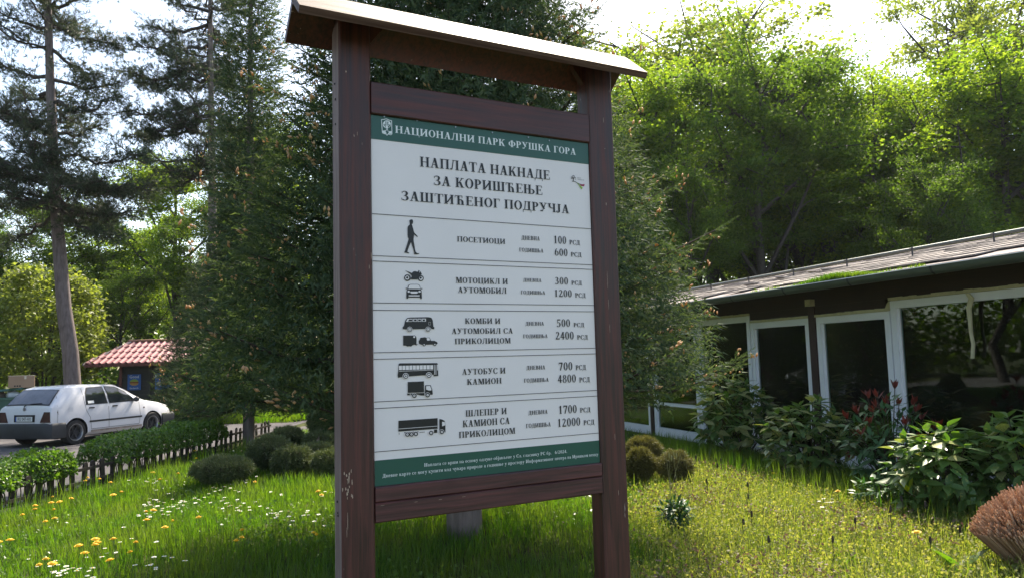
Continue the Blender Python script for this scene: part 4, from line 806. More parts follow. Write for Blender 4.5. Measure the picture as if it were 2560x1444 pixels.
def spruce_tree(name,base,H,Rf,z0,label,nz=24,nb=8,lstep=.085,bl=.13,needles=20,seed=1,front=None,zfull=99,mat=m_spruce,shoots=.1,trunk_r=.15,wd=.035,inner=2500,rag=.25,group=None):
    r=np.random.default_rng(seed); root=empty(name,base,0,label,'tree',group)
    tv=[(0,0,-.1),(.01,0,H*.3),(0,.01,H*.7),(0,0,H)]; mb=MB(); mb.tube(tv,[trunk_r,trunk_r*.8,trunk_r*.4,.015],9); mb.build('trunk',m_bark,root,smooth=60)
    P=[];D=[];Sc=[];SP=[];SD=[]; bt=MB(); z=z0
    while z<H-.15:
        R=Rf(z); k=max(4,int(round(nb*(.55+.45*min(1,R/Rf(z0)))))) ; a0=r.uniform(0,6.28)
        for j in range(k):
            a=a0+2*math.pi*j/k+r.normal(0,.18); L=R*(1+r.uniform(-rag,rag*.6)); back=front is not None and math.cos(a-front)<-.35
            dens=(2.4 if back else 1.)*(1.9 if z>zfull else 1.)
            zz=z+r.uniform(-.07,.07); hd=np.array([math.cos(a),math.sin(a),0]); sd_=np.array([-math.sin(a),math.cos(a),0])
            n=max(5,int(L/.12)); t=np.linspace(0,1,n+1); pts=hd[None]*(L*t)[:,None]; droop=L*.20*(1-z/H*.7); pts[:,2]=zz+ -droop*np.sin(t*math.pi*.62)+L*.16*t**3
            pts+=sd_[None]*(r.normal(0,.05)*L*t**2)[:,None]
            bt.tube(pts[::max(1,n//4)] if n>4 else pts,[.018*L**.5*(1-.8*q) for q in np.linspace(0,1,len(pts[::max(1,n//4)] if n>4 else pts))],4,cap=False)
            s=.22*L if L>1 else .1
            while s<L:
                f=s/L; i=min(n-1,int(f*n)); p=pts[i]+(pts[i+1]-pts[i])*(f*n-i); tg=unit(pts[i+1]-pts[i]); ll=min(.75,(.12+.5*(L-s)*.55))*r.uniform(.7,1.1)
                for sg in (-1,1):
                    d=unit(tg*.62+sd_*sg*.8+np.array([0,0,r.normal(-.12,.18)])); m=max(1,int(ll/(bl*.8))); q=p.copy()
                    for e in range(m):
                        P.append(q.copy()); D.append(d); Sc.append(bl*r.uniform(.85,1.15)); q=q+d*bl*.8; d=unit(d+np.array([0,0,r.normal(-.03,.07)])+tg*.06)
                    if f>.68 and r.random()<shoots*1.1*(f-.3):
                        for e in range(3): SP.append(q+r.normal(0,.022,3)); SD.append(unit(d+np.array([0,0,.45])+r.normal(0,.25,3)))
                P.append(p); D.append(tg); Sc.append(bl); s+=lstep*dens
            P.append(pts[-1]); D.append(unit(pts[-1]-pts[-2])); Sc.append(bl)
            if r.random()<shoots*3: 
                for e in range(4): SP.append(pts[-1]+unit(pts[-1]-pts[-2])*bl*.9+r.normal(0,.03,3)); SD.append(unit(pts[-1]-pts[-2]+np.array([0,0,.6])+r.normal(0,.25,3)))
        z+=H/nz*(.75+.5*r.random())*(1.0)
    P=np.array(P);D=np.array(D);Sc=np.array(Sc); 
    nf=int(inner); zz=z0+(H-z0)*(1-np.sqrt(r.uniform(0,1,nf)))*.98; aa=r.uniform(0,6.283,nf); qq=r.uniform(.08,.9,nf)**.6*np.array([Rf(q) for q in zz]); FP=np.stack([qq*np.cos(aa),qq*np.sin(aa),zz-.12*qq],1); FD=unit(np.stack([np.cos(aa),np.sin(aa),r.normal(0,.35,nf)],1)+r.normal(0,.45,(nf,3)))
    parts=[]; V,F=brush(12,48,.25,.075,seed+77); parts.append(scat(V,F,frames(FD,bl*1.6*r.uniform(.7,1.2,nf)),FP))
    for v in range(3):
        idx=np.arange(v,len(P),3); V,F=brush(needles,46,.21,wd,seed*10+v); parts.append(scat(V,F,frames(D[idx],Sc[idx],roll=r.uniform(0,6.28,len(idx))),P[idx]))
    V,F=cat2(parts); link('needles',npmesh('needles',V,F,mat),root)['kind']='stuff'
    o=bt.build('branches',m_twig,root); o['kind']='stuff'
    if SP:
        M=frames(np.array(SD),1.); M=M*np.array([.010,.023,.010])[None,None,:]*r.uniform(.8,1.25,(len(SP),1,1)); V,F=scat(OCT[0],OCT[1],M,np.array(SP)+np.array(SD)*.012); link('new_shoots',npmesh('new_shoots',V,F,m_shoot,smooth=True),root)['kind']='stuff'
    return root,len(P)*needles
# the big spruce behind the board, a taller one to its left, a dark young one in front of the kiosk
tot=0
_,n=spruce_tree('spruce_tree',(-.50,7.15,0),8.8,lambda z:max(.12,3.1-.37*z),1.58,'large spruce with orange new shoots right behind the price board',nz=27,nb=19,lstep=.056,bl=.155,needles=19,seed=3,front=-math.pi/2,zfull=5.4,shoots=.22,trunk_r=.17,wd=.056,inner=23000); tot+=n
_,n=spruce_tree('spruce_tree',(-5.35,15.4,-.05),12.5,lambda z:max(.15,.95-.045*z)+.6*max(0,1-max(0,z-1)/2.0),.95,'tall slim spruce behind the end of the hedge, left of the board',nz=48,nb=10,lstep=.10,bl=.20,needles=15,seed=8,front=-math.pi/2,shoots=.22,trunk_r=.12,wd=.065,inner=6500,rag=.45); tot+=n
dk,n=spruce_tree('spruce_tree',(-10.1,25.0,-.15),5.9,lambda z:max(.12,1.95-.32*z),.45,'small dense dark spruce standing in front of the right half of the kiosk',nz=22,nb=12,lstep=.10,bl=.22,needles=13,seed=12,front=-math.pi/2,shoots=.0,trunk_r=.10,wd=.065,inner=3500); tot+=n

o=copy_tree(dk); o.location=(-2.4,16.6,-.02); o.rotation_euler=(0,0,2.1); o.scale=(1.0,1.0,1.6); o['label']='dark spruce farther back, hidden behind the printed panel of the board'
# --- pines: a leaning trunk and limbs laid out one by one
def pine(name,trunk,rad,limbs,label,seed,depth):
    r=np.random.default_rng(seed); b=trunk[0]; base=at(b[0],b[1],depth); base[2]=-.2
    root=empty(name,base,0,label,'tree'); tp=[at(x,y,depth)-base for x,y in trunk]; tp[0][2]=-.1
    mb=MB(); mb.tube(tp,[rad*(1-.72*i/(len(tp)-1)) for i in range(len(tp))],10); mb.build('trunk',m_bark,root,smooth=60)
    P=[];D=[];bt=MB()
    def limb(p0,p1,th,w,dens):
        L=np.linalg.norm(p1-p0); n=7; t=np.linspace(0,1,n+1); sag=np.array([0,0,1.])*(-.10*L*np.sin(t*math.pi)[:,None])+np.array([0,0,1.])*(.05*L*t[:,None]**3)
        pts=p0+(p1-p0)*t[:,None]+sag+np.concatenate([[[0,0,0]],r.normal(0,.03*L,(n,3))]); bt.tube(pts,[th*(1-.8*q)+.008 for q in t],5,cap=False)
        for i in range(int(dens*L)):
            f=r.uniform(.12,1.0)**.8; k=min(n-1,int(f*n)); p=pts[k]+(pts[k+1]-pts[k])*(f*n-k); d=unit(unit(p1-p0)*.5+r.normal(0,.6,3)*np.array([1,1,.55])); ll=r.uniform(.3,w)*(1.15-.5*f)
            q=p+d*ll+np.array([0,0,.1*ll]); bt.tube([p,(p+q)/2+np.array([0,0,-.04]),q],[.014,.01,.006],3,cap=False)
            for e in range(7): 
                g=r.uniform(.3,1.08); c=p+(q-p)*g+r.normal(0,.10,3); P.append(c); D.append(unit(d+np.array([0,0,.5])+r.normal(0,.5,3)))
    for (sx,sy,ex,ey,dd,w,dens) in limbs:
        p0=at(sx,sy,depth)-base; p1=at(ex,ey,depth+dd)-base; limb(p0,p1,.05+.01*w,w,dens*1.45)
    for i in range(len(limbs)*2):    # limbs towards and away from the viewer
        k=r.integers(len(limbs)); sx,sy,ex,ey,dd,w,dens=limbs[k]; p0=at(sx,sy+r.uniform(-20,20),depth)-base; a=r.choice([-1,1])*r.uniform(1.2,2.6); p1=p0+np.array([r.normal(0,.7),a,r.uniform(-.3,.5)]); limb(p0,p1,.04,w,dens*.7)
    P=np.array(P);D=np.array(D); parts=[]
    for v in range(3):
        idx=np.arange(v,len(P),3); V,F=brush(12,42,.75,.08,seed*7+v); V=V*np.array([1,.55,1]); parts.append(scat(V,F,frames(D[idx],.20*r.uniform(.8,1.25,len(idx)),roll=r.uniform(0,6.28,len(idx))),P[idx]))
    V,F=cat2(parts); link('needles',npmesh('needles',V,F,m_pine),root)['kind']='stuff'; bt.build('branches',m_barkd,root)['kind']='stuff'; return len(P)*12
LM=[(120,10,260,-30,0,1.0,12),(120,40,290,120,0,1.0,15),(122,70,0,30,-1,1.0,11),(122,60,200,60,1,.9,12),(124,120,250,190,0,1.0,14),(125,190,-20,150,0,1.2,13),(128,200,300,215,.5,1.0,15),(130,260,290,250,-.5,1.0,15),(130,300,-30,280,.5,1.3,14),(132,330,250,320,1,1.0,15),
 (134,370,360,400,.5,1.1,16),(136,400,-10,430,-.5,1.3,15),(138,420,345,470,-.8,1.1,16),(140,450,370,470,.8,1.1,16),(142,480,0,520,0,1.3,15),(144,500,330,540,0,1.1,16),(146,520,280,590,-.6,1.0,14),(146,530,20,600,.6,1.2,13),(140,440,240,460,-1.2,1.2,16),(134,350,60,360,-1,1.3,15),(126,230,60,240,1,1.2,13),(120,0,60,-60,0,1.,10)]
tot+=pine('pine_tree',[(192,965),(176,880),(160,770),(150,640),(140,520),(134,400),(126,220),(121,60),(116,-120),(112,-260)],.26,LM,'tall pine with a leaning scaly trunk rising behind the white car',21,24.)
LM2=[(526,30,400,-20,0,.9,10),(527,60,372,70,0,.9,9),(527,110,365,105,.4,.8,9),(527,150,430,190,-.4,.8,9),(527,165,300,180,0,.9,16),(528,190,360,210,.6,.8,13),(528,200,460,120,.3,.8,8),(528,255,305,285,0,.9,18),(528,270,380,330,-.5,.9,16),(528,300,330,345,.5,.9,15),(529,330,440,310,0,.8,16),
 (529,420,430,470,0,.9,9),(530,440,400,430,-.6,.9,7),(526,20,640,0,0,.9,10),(527,90,640,120,.5,.9,10),(528,200,660,230,0,1.,11),(528,280,640,330,0,1.,12),(530,420,650,400,.6,1.,9),(525,-40,440,-120,0,.9,10),(525,-40,620,-100,0,.9,10)]
tot+=pine('pine_tree',[(531,960),(531,800),(531,690),(531,560),(530,420),(528,260),(526,60),(524,-160)],.19,LM2,'pine with a straight bare trunk and ragged upper limbs behind the spruces',33,25.)

# --- deciduous trees
def crown_mesh(seed,H,R,zlow,ncl,nl,leaf,mat,open_=.0):
    r=np.random.default_rng(seed); bt=MB(); tr=.018*H
    tp=[np.array([r.normal(0,.02)*H*(i>0),r.normal(0,.02)*H*(i>0),H*.8*i/5]) for i in range(6)]; mbt=MB(); mbt.tube([tuple(p) for p in tp],[tr*(1-.8*i/5)+.01 for i in range(6)],8)
    ends=[]
    nl_=int(11)
    for i in range(nl_):
        h=zlow+(H*.78-zlow)*(i+.5)/nl_*1.0; f=h/(H*.8)*5; k=min(4,int(f)); p0=tp[k]+(tp[k+1]-tp[k])*(f-k); a=i*2.4+r.uniform(-.4,.4)
        tt=(h-zlow)/(H-zlow); Rl=R*(.55+.9*math.sin(min(1,tt*1.15+.12)*math.pi)*.5)*r.uniform(.75,1.1)
        p1=p0+np.array([math.cos(a)*Rl,math.sin(a)*Rl,(H-h)*r.uniform(.35,.6)+.3]); pm=(p0+p1)/2+np.array([0,0,-.08*Rl])+r.normal(0,.2,3)
        bt.tube([p0,pm,p1],[tr*.38,tr*.24,.02],5,cap=False)
        for j in range(6):
            q0=p0+(p1-p0)*r.uniform(.3,.95); q1=q0+unit(r.normal(0,1,3)+np.array([math.cos(a)*.8,math.sin(a)*.8,.3]))*r.uniform(.9,2.2)*H/15; bt.tube([q0,(q0+q1)/2+r.normal(0,.08,3),q1],[tr*.16,tr*.1,.012],4,cap=False); ends.append((q0,q1))
    q0=tp[-1]; 
    for j in range(8): q1=q0+np.array([r.normal(0,.12*H),r.normal(0,.12*H),H*r.uniform(.05,.2)]); bt.tube([q0,q1],[tr*.2,.015],4,cap=False); ends.append((q0,q1))
    C=[]
    while len(C)<ncl:
        a,b=ends[r.integers(len(ends))]; f=r.uniform(.35,1.1); C.append(a+(b-a)*f+r.normal(0,.28*H/15,3))
    C=np.array(C); L=(C[:,None]+r.normal(0,1,(ncl,nl,3))*np.array([.44,.44,.16])*H/15*r.uniform(.5,1.35,(ncl,1,1))).reshape(-1,3); N=len(L)
    nrm=unit(r.normal(0,.55,(N,3))+np.array([0,0,.8])); D=unit(np.cross(nrm,randdir(N,r))); M=frames(D,leaf*r.uniform(.6,1.3,N),up=nrm); V,F=scat(*LEAFQ,M,L)
    return npmesh('leaves',V,F,mat),bt.mesh('branches',m_barkd),mbt.mesh('trunk',m_barkd,60),N
VAR=[]
for (sd_,H,R,zl,nc,nl,lf,mt) in ((1,15,4.0,3.2,330,110,.15,m_leafA),(2,15,4.6,2.6,350,110,.15,m_leafB),(3,15,3.4,5.5,170,90,.15,m_leafC),(4,15,4.2,2.4,330,110,.15,m_leafA)):
    a,b,c,N=crown_mesh(sd_,H,R,zl,nc,nl,lf,mt); VAR.append((a,b,c)); tot+=N*2
def tree(v,px,depth,top,label,sx=1.,rz=None,group=None):
    p=at(px,900,depth); H=at(px,top,depth)[2]+.15; s=H/15.6
    o=empty('deciduous_tree',(p[0],depth,-.15),random.uniform(0,6.28) if rz is None else rz,label,'tree',group); o.scale=(s*sx,s*sx,s)
    a,b,c=VAR[v]; link('trunk',c,o); l=link('leaves',a,o); l['kind']='stuff'; l=link('branches',b,o); l['kind']='stuff'; return o
for v,px,d,top,sx,lab in [
 (0,1640,33,95,.95,'bright green tree just right of the board, first at the forest edge'),(2,1790,41,-60,1.1,'tall airy tree with sky showing through, second in the forest right of the board'),
 (1,1930,29,20,.92,'big dark centred tree above the left part of the building roof'),(0,2080,37,110,.9,'tree with bright top left of the patch of sky above the roof'),(3,2230,33,190,.95,'rounded yellow green tree below the patch of sky above the roof'),
 (2,2470,40,-150,.85,'very tall thin crowned tree right of the patch of sky'),(3,2540,31,60,1.15,'bright green tree at the right edge of the photo'),(1,2340,27,330,.8,'dark low tree behind the right end of the roof'),
 (1,1740,27,330,.8,'dark low tree beside the big spruce above the gutter end'),(3,2120,45,190,1.,'pale tree far behind the dark centred tree'),
 (0,1700,43,150,1.15,'leafy tree in the second row, just left of the big dark centred tree'),(3,1880,42,60,1.15,'tall second-row tree rising behind the big dark centred tree'),(1,2010,40,170,1.1,'deep green tree in the second row above the middle of the roof'),(0,2190,41,215,1.2,'low second-row tree under the patch of sky'),(3,2330,38,215,1.15,'yellow green second-row tree right of the patch of sky'),(1,2500,38,230,1.2,'deep green second-row tree near the right edge'),(0,2640,33,120,1.2,'leafy tree cut off by the right edge of the photo'),(1,1590,39,260,1.1,'deep green tree directly behind the right post'),
 (1,140,36,430,1.,'dark tree behind the leaning pine and the light bush'),
 (0,430,40,335,.95,'bright green tree between the two pines'),(3,330,47,520,1.0,'green tree low behind the leaning pine'),(1,560,36,420,.8,'green tree behind the straight pine trunk'),(1,300,33,640,.75,'shaded tree above the kiosk roof'),
 (1,-60,34,480,1.,'dark tree at the left edge behind the leafy bush'),(0,700,44,250,1.,'green tree hidden behind the tall slim spruce')]:
    tree(v,px,d,top,lab,sx)
GB='trees far back in the wood'
for k,px in enumerate(list(range(-300,820,140))+list(range(1500,2900,140))+[950,1130,1310]):
    tree([1,3,0][k%3],px+random.uniform(-30,30),random.uniform(50,60),random.uniform(330,430) if px>1400 else random.uniform(560,640),'green tree far back in the wood, one of many merging behind the others',1.2,group=GB)
for k,(x,y,h) in enumerate(((-20,8,11),(-23,14,13),(-21,2,12),(-27,20,12),(-26,8,15),(-30,0,14),(-19,-5,11),(-33,13,15))):
    o=empty('deciduous_tree',(x,y,-.15),k*1.3,'leafy tree standing left of the parking road, mirrored in the windows','tree','trees left of the road'); s=h/15.6; o.scale=(s*1.15,s*1.15,s); a,b,c=VAR[[1,0,3][k%3]]; link('trunk',c,o); link('leaves',a,o)['kind']='stuff'; link('branches',b,o)['kind']='stuff'
# bushy undergrowth along the forest edge
def leafcloud(name,C,Sg,nl,leaf,mat,seed,parent=None,flat=.5):
    r=np.random.default_rng(seed); C=np.array(C); n=len(C); L=(C[:,None]+r.normal(0,1,(n,nl,3))*np.array(Sg)).reshape(-1,3); L=L[L[:,2]>-.1]; N=len(L)
    nrm=unit(r.normal(0,flat,(N,3))+np.array([0,-.2,.7])); D=unit(np.cross(nrm,randdir(N,r))); V,F=scat(*LEAFQ,frames(D,leaf*r.uniform(.6,1.3,N),up=nrm),L); return link(name,npmesh(name,V,F,mat),parent),N*2
r=np.random.default_rng(5)
C=[(r.uniform(-34,-9),r.uniform(33,46),abs(r.normal(0,1.6))) for _ in range(150)]+[(r.uniform(2,36),r.uniform(26,44),abs(r.normal(0,1.8))) for _ in range(190)]
C=[c for c in C if not (c[0]<-9 and c[1]<33)]
o,n=leafcloud('undergrowth',C,(.9,.7,.6),110,.24,m_leafB,6); tag(o,'leafy undergrowth filling the forest edge','undergrowth',kind='stuff'); tot+=n
# tall light bush left
C=[(r.uniform(-60,50),r.uniform(62,74),abs(r.uniform(0,9.5))) for _ in range(420)]
o,n=leafcloud('far_wood',C,(1.8,1.2,1.1),90,.55,m_leafB,16); tag(o,'distant wood closing off the view behind the trees','wood',kind='stuff'); tot+=n
C=[(r.uniform(-40,-34),r.uniform(-25,40),abs(r.uniform(0,6))) for _ in range(260)]
o,n=leafcloud('undergrowth',C,(1.3,1.2,.9),70,.5,m_leafB,17); tag(o,'leafy thicket beyond the road to the left','undergrowth',kind='stuff'); tot+=n
bx=at(110,900,28.5); BU=empty('leafy_bush',(bx[0],28.5,-.15),0,'tall light green bush behind the leaning pine trunk, left of the kiosk','bush')
C=[]
for _ in range(170):
    h=r.uniform(.2,1)**.8; rr=2.1*math.sqrt(max(0,1-((h-.42)/.62)**2)); a=r.uniform(0,6.28); q=r.uniform(.45,1)**.5; C.append((rr*q*math.cos(a),rr*q*math.sin(a)*.8,5.6*h))
o,n=leafcloud('leaves',C,(.26,.26,.15),95,.15,m_leafC,9,BU); o['kind']='stuff'; tot+=n
mb=MB()
for k in range(12): a=r.uniform(0,6.28); mb.tube([(0,0,0),(.5*math.cos(a),.5*math.sin(a),2),(1.3*math.cos(a),1.2*math.sin(a),r.uniform(3,5))],[.05,.035,.01],5)
mb.build('stems',m_barkd,BU)['kind']='stuff'

# --- hedges along the fence
def hedge(y0,y1,h,w,label,seed,dx=-.35,n=15000,leaf=.042):
    r=np.random.default_rng(seed); base=np.array([fx((y0+y1)/2)+dx,(y0+y1)/2,-.02]); root=empty('hedge',base,math.atan(-.052),label,'hedge'); hl=(y1-y0)/2
    P=[];Nn=[]
    def surf(u,v):  # u along, v around the section: 0..1 from front bottom over the top to back bottom
        a=math.pi*v; c=math.cos(a); s=math.sin(a); x=w/2*math.copysign(abs(c)**.55,c); z=.22+(h-.22)*abs(s)**.6; return x,z
    ph=r.uniform(0,6,6)
    L=[];NN=[]
    for i in range(n):
        u=r.uniform(-1,1); v=r.uniform(0.0,1); x,z=surf(u,v); y=u*hl; k=1+.10*math.sin(y*4.1+ph[0])+.07*math.sin(y*9+ph[1]+x*6)+.06*math.sin(z*11+ph[2]+y*3)
        e=max(0,abs(u)-.86)/.14; k*=math.sqrt(max(0.02,1-e*e*.8)); d=r.uniform(0,1)**2.0*.16; L.append((x*(k-d),y,max(.31,z*(1-.06*e)*(k*.35+.65)-d*.4)+r.normal(0,.012)+(abs(r.normal(0,.03)) if v>.25 and v<.75 else 0))); NN.append((x*1.5,u*.3,(z-.25)*2.0))
    L=np.array(L); NN=unit(np.array(NN)+r.normal(0,.55,(n,3))); D=unit(np.cross(NN,randdir(n,r))); V,F=scat(*LEAFQ,frames(D,leaf*r.uniform(.6,1.25,n),up=NN),L-np.array([0,0,0])); link('leaves',npmesh('leaves',V,F,m_hedge),root)['kind']='stuff'
    mb=MB()
    for k in range(int((y1-y0)*16)):
        y=r.uniform(-hl,hl)*.96; x=r.normal(0,.08); mb.tube([(x,y,-.15),(x+r.normal(0,.04),y+r.normal(0,.05),.18),(x+r.normal(0,w*.28),y+r.normal(0,.15),h*.85)],[.010,.008,.003],4,cap=False)
    mb.build('stems',m_twig,root)['kind']='stuff'; return n*2
tot+=hedge(8.7,10.25,.55,.62,'clipped hedge with pale sunlit leaves along the fence near the left edge',41,dx=-.24,n=11000)
tot+=hedge(11.05,15.0,.60,.75,'longer clipped dark green hedge along the picket fence in front of the car',42,dx=-.26,n=19000)
tot+=hedge(7.2,8.1,.50,.7,'small round hedge piece cut off by the left edge of the photo',43,dx=.12,n=5000)

# --- cloud-pruned junipers
def pads(name,base,lst,label,mat,seed,dens=5200,tl=.055):
    r=np.random.default_rng(seed); root=empty(name,base,0,label,'shrub'); base=np.array(base); n=0
    for (px,py,rx,ry,d) in lst:
        c=at(px,py,d)-base; R=np.array([rx/FPX*d,rx/FPX*d*.85,ry/FPX*d]); area=R[0]*R[2]*4; N=int(np.clip(dens*area*6,900,5200))
        dr=randdir(N,r); k=1+.06*np.sin(dr[:,0:1]*9+px)+.05*np.sin(dr[:,2:3]*11+py)+r.uniform(-.12,.03,(N,1)); Pp=c+dr*R*k; Dd=unit(dr/R*R.mean()+r.normal(0,.45,(N,3))+np.array([0,0,.25])); V,F=brush(7,32,.55,.10,seed); V,F=scat(V,F,frames(Dd,tl*r.uniform(.7,1.3,N),roll=r.uniform(0,6,N)),Pp); n+=N*7
        pd=link('foliage_pad',npmesh('foliage_pad',V,F,mat),root); core=MB(); core.ell((c[0],c[1],c[2]),(R[0]*.86,R[1]*.86,R[2]*.84),12,8); core.build('pad_core',m_twig,pd)
        b=np.array([r.normal(0,.06),r.normal(0,.06),0]); bt=MB(); bt.tube([b,(b+c)/2+np.array([0,0,-.08]),c],[.035,.025,.012],6); bt.build('branch',m_twig,root)
    return n
bp=onz(720,1210); tot+=pads('cloud_pruned_juniper',(bp[0],bp[1],0),[(557,1172,68,24,10.3),(675,1128,50,33,11.4),(717,1093,35,21,12.4),(731,1156,44,36,10.9),(800,1102,36,20,12),(792,1131,38,20,11.6),(818,1162,34,30,10.8),(812,1048,38,34,12.3)],'dark green juniper clipped into many round pads, left of the board',m_jun,51)
bp=onz(1605,1185); tot+=pads('clipped_juniper',(bp[0],bp[1],0),[(1607,1125,38,26,9.9),(1600,1160,31,31,9.5)],'two-ball clipped olive green juniper just right of the board',m_jun2,52)
bp=onz(1688,1195); tot+=pads('clipped_juniper',(bp[0],bp[1],0),[(1688,1166,37,31,9.4)],'single browning juniper ball right of the two-ball one',m_jun2,53,dens=3500)

# --- broad-leaved shrubs, every leaf an object of its own
def leafmesh(name,w,mat,curl=.22,fold=.12):
    V=[];F=[]; prof=[0,.55,.95,1,.7,.3,0]; n=len(prof)
    for i,p in enumerate(prof):
        y=i/(n-1); z=-curl*y*y; x=w/2*p
        V+=[(-x,y,z+fold*x*1.5),(0,y,z),(x,y,z+fold*x*1.5)]
    for i in range(n-1): a=i*3; F+=[(a,a+1,a+4,a+3),(a+1,a+2,a+5,a+4)]
    mb=MB(); mb.add(V,F); me=mb.mesh(name,mat); me.polygons.foreach_set('use_smooth',[True]*len(F)); return me
lm_auc=leafmesh('leaf',.40,m_auc); lm_hl=leafmesh('leaf',.48,m_auchl); lm_y=leafmesh('young_leaf',.30,m_aucy,.05); lm_g=leafmesh('leaf',.34,m_phg,.15); lm_r=leafmesh('red_leaf',.30,m_phr,.02); lm_dk=leafmesh('leaf',.6,m_phg,.3); lm_dock=leafmesh('leaf',.25,m_grass,.35)
def shrub(name,base,R,H,nr,leaves,size,label,seed,special=None,lift=.35):
    r=np.random.default_rng(seed); root=empty(name,base,0,label,'shrub'); st=MB(); count=0; tips=[]
    for i in range(nr):
        f=(i+.5)/nr; th=math.acos(1-1.55*f); a=i*2.39996+r.normal(0,.25); k=r.uniform(.72,1.0); dr=np.array([math.sin(th)*math.cos(a),math.sin(th)*math.sin(a),math.cos(th)])
        tips.append((np.array([dr[0]*R[0]*k,dr[1]*R[1]*k,H*.45+dr[2]*H*.52*k]),dr))
    for i,(p,dr) in enumerate(tips):
        st.tube([(r.normal(0,.06),r.normal(0,.06),-.05),(p[0]*.5,p[1]*.5,p[2]*.6),tuple(p)],[.008,.006,.004],5)
        m=int(leaves*r.uniform(.8,1.2)); sp=special(i,p,dr,r) if special else None
        for j in range(m):
            if count>=298: break
            a=2*math.pi*j/m*2.0+r.uniform(-.3,.3); el=(-.6+1.2*(j/m)) if sp is None else .7+.5*r.random(); d=unit(np.array([math.cos(a)*math.cos(el),math.sin(a)*math.cos(el),math.sin(el)])+dr*lift)
            me=leafset(sp,r,name,p,dr); up=unit(np.array([0,0,1.])+dr*.5+r.normal(0,.2,3)); x=unit(np.cross(d,up)); z=np.cross(x,d); s=size*r.uniform(.7,1.2)*(.62 if sp else 1)
            q=p-dr*.05*(1-j/m)+d*.008; o=link('leaf',me,root); o.matrix_local=Matrix(((x[0]*s,d[0]*s,z[0]*s,q[0]),(x[1]*s,d[1]*s,z[1]*s,q[1]),(x[2]*s,d[2]*s,z[2]*s,q[2]),(0,0,0,1))); count+=1
            if sp in('red','yellow'): o.name='young_leaf' 
    ni=430; dd=randdir(ni,r); kk=r.uniform(.35,.92,ni); Pq=np.stack([dd[:,0]*R[0]*kk,dd[:,1]*R[1]*kk,np.abs(H*.46+dd[:,2]*H*.48*kk)],1); Dq=unit(dd*.8+r.normal(0,.6,(ni,3))+np.array([0,0,-.2])); me=(lm_g if name=='photinia' else lm_auc)
    tv=np.array([v.co[:] for v in me.vertices]); tf=np.array([list(p.vertices) for p in me.polygons]); V,F=scat(tv,tf,frames(Dq,size*.8*r.uniform(.7,1.1,ni),up=unit(dd*.5+np.array([0,0,1.]))),Pq); link('inner_leaves',npmesh('inner_leaves',V,F,(m_phg if name=='photinia' else m_auc),smooth=True),root)['kind']='stuff'
    st.build('stems',m_twig,root)['kind']='stuff'; return root
def leafset(sp,r,name,p,dr):
    if sp=='red': return lm_r
    if sp=='yellow': return lm_y
    if name=='photinia': return lm_g
    return lm_hl if (r.random()<HL) else lm_auc
HL=.55; b=onz(1850,1150); shrub('aucuba',(b[0],b[1],0),(.66,.55,0),1.28,42,7,.225,'rounded aucuba with yellow mottled leaves, leftmost of the window shrubs',61)
HL=.45; b=onz(2035,1200); shrub('aucuba',(b[0],b[1],0),(.58,.48,0),1.08,42,7,.20,'mottled aucuba in front of the brown window post, left of the red-tipped shrub',62)
HL=.0; b=onz(2235,1240); shrub('photinia',(b[0],b[1],0),(.55,.42,0),1.25,42,7,.165,'dark glossy shrub with red young leaf tips between the aucubas',63,special=lambda i,p,dr,r:'red' if (p[2]>.62 and r.random()<.85 or r.random()<.2) else None)
HL=.12; b=onz(2365,1300); shrub('aucuba',(b[0],b[1],0),(.46,.42,0),.96,40,7,.20,'large green aucuba with a few yellow young leaves, left of the right edge one',64,special=lambda i,p,dr,r:'yellow' if (dr[0]<-.1 and dr[1]<-.15 and r.random()<.30) else None)
HL=.08; b=onz(2590,1310); shrub('aucuba',(b[0],b[1],0),(.50,.42,0),1.08,40,7,.21,'green aucuba with bright yellow shoots cut by the right edge of the photo',65,special=lambda i,p,dr,r:'yellow' if (dr[0]<.2 and dr[1]<-.05 and r.random()<.35) else None)
b=onz(2255,1275); shrub('photinia',(b[0],b[1],0),(.5,.3,0),.40,26,6,.13,'low dark seedlings and suckers at the foot of the red-tipped shrub',66)
HL=0; b=onz(1720,1330); shrub('photinia',(b[0]-.1,b[1],0),(.16,.16,0),.34,12,5,.09,'small dark leafy weed standing in the sunlit grass right of the board',67)
# dock plants
def dock(px,py,label,seed,n=9,size=.3):
    r=np.random.default_rng(seed); b=onz(px,py); root=empty('dock_plant',(b[0],b[1],0),0,label,'plant')
    for j in range(n):
        a=2*math.pi*j/n+r.normal(0,.2); el=r.uniform(.7,1.25); d=np.array([math.cos(a)*math.cos(el),math.sin(a)*math.cos(el),math.sin(el)]); x=unit(np.cross(d,[0,0,1.])); z=np.cross(x,d); s=size*r.uniform(.7,1.2); o=link('leaf',lm_dock,root); o.matrix_local=Matrix(((x[0]*s,d[0]*s,z[0]*s,0),(x[1]*s,d[1]*s,z[1]*s,0),(x[2]*s,d[2]*s,z[2]*s,0),(0,0,0,1)))
dock(2400,1440,'pale green dock plant beside the dry straw clump',71,8,.30); dock(2120,1420,'yellow green dock plant in the middle of the sunlit weeds',72,6,.2); dock(1950,1225,'dock plant with upright leaves in the sunny grass strip',73,7,.2); dock(2390,1150+60,'x',74) if False else None
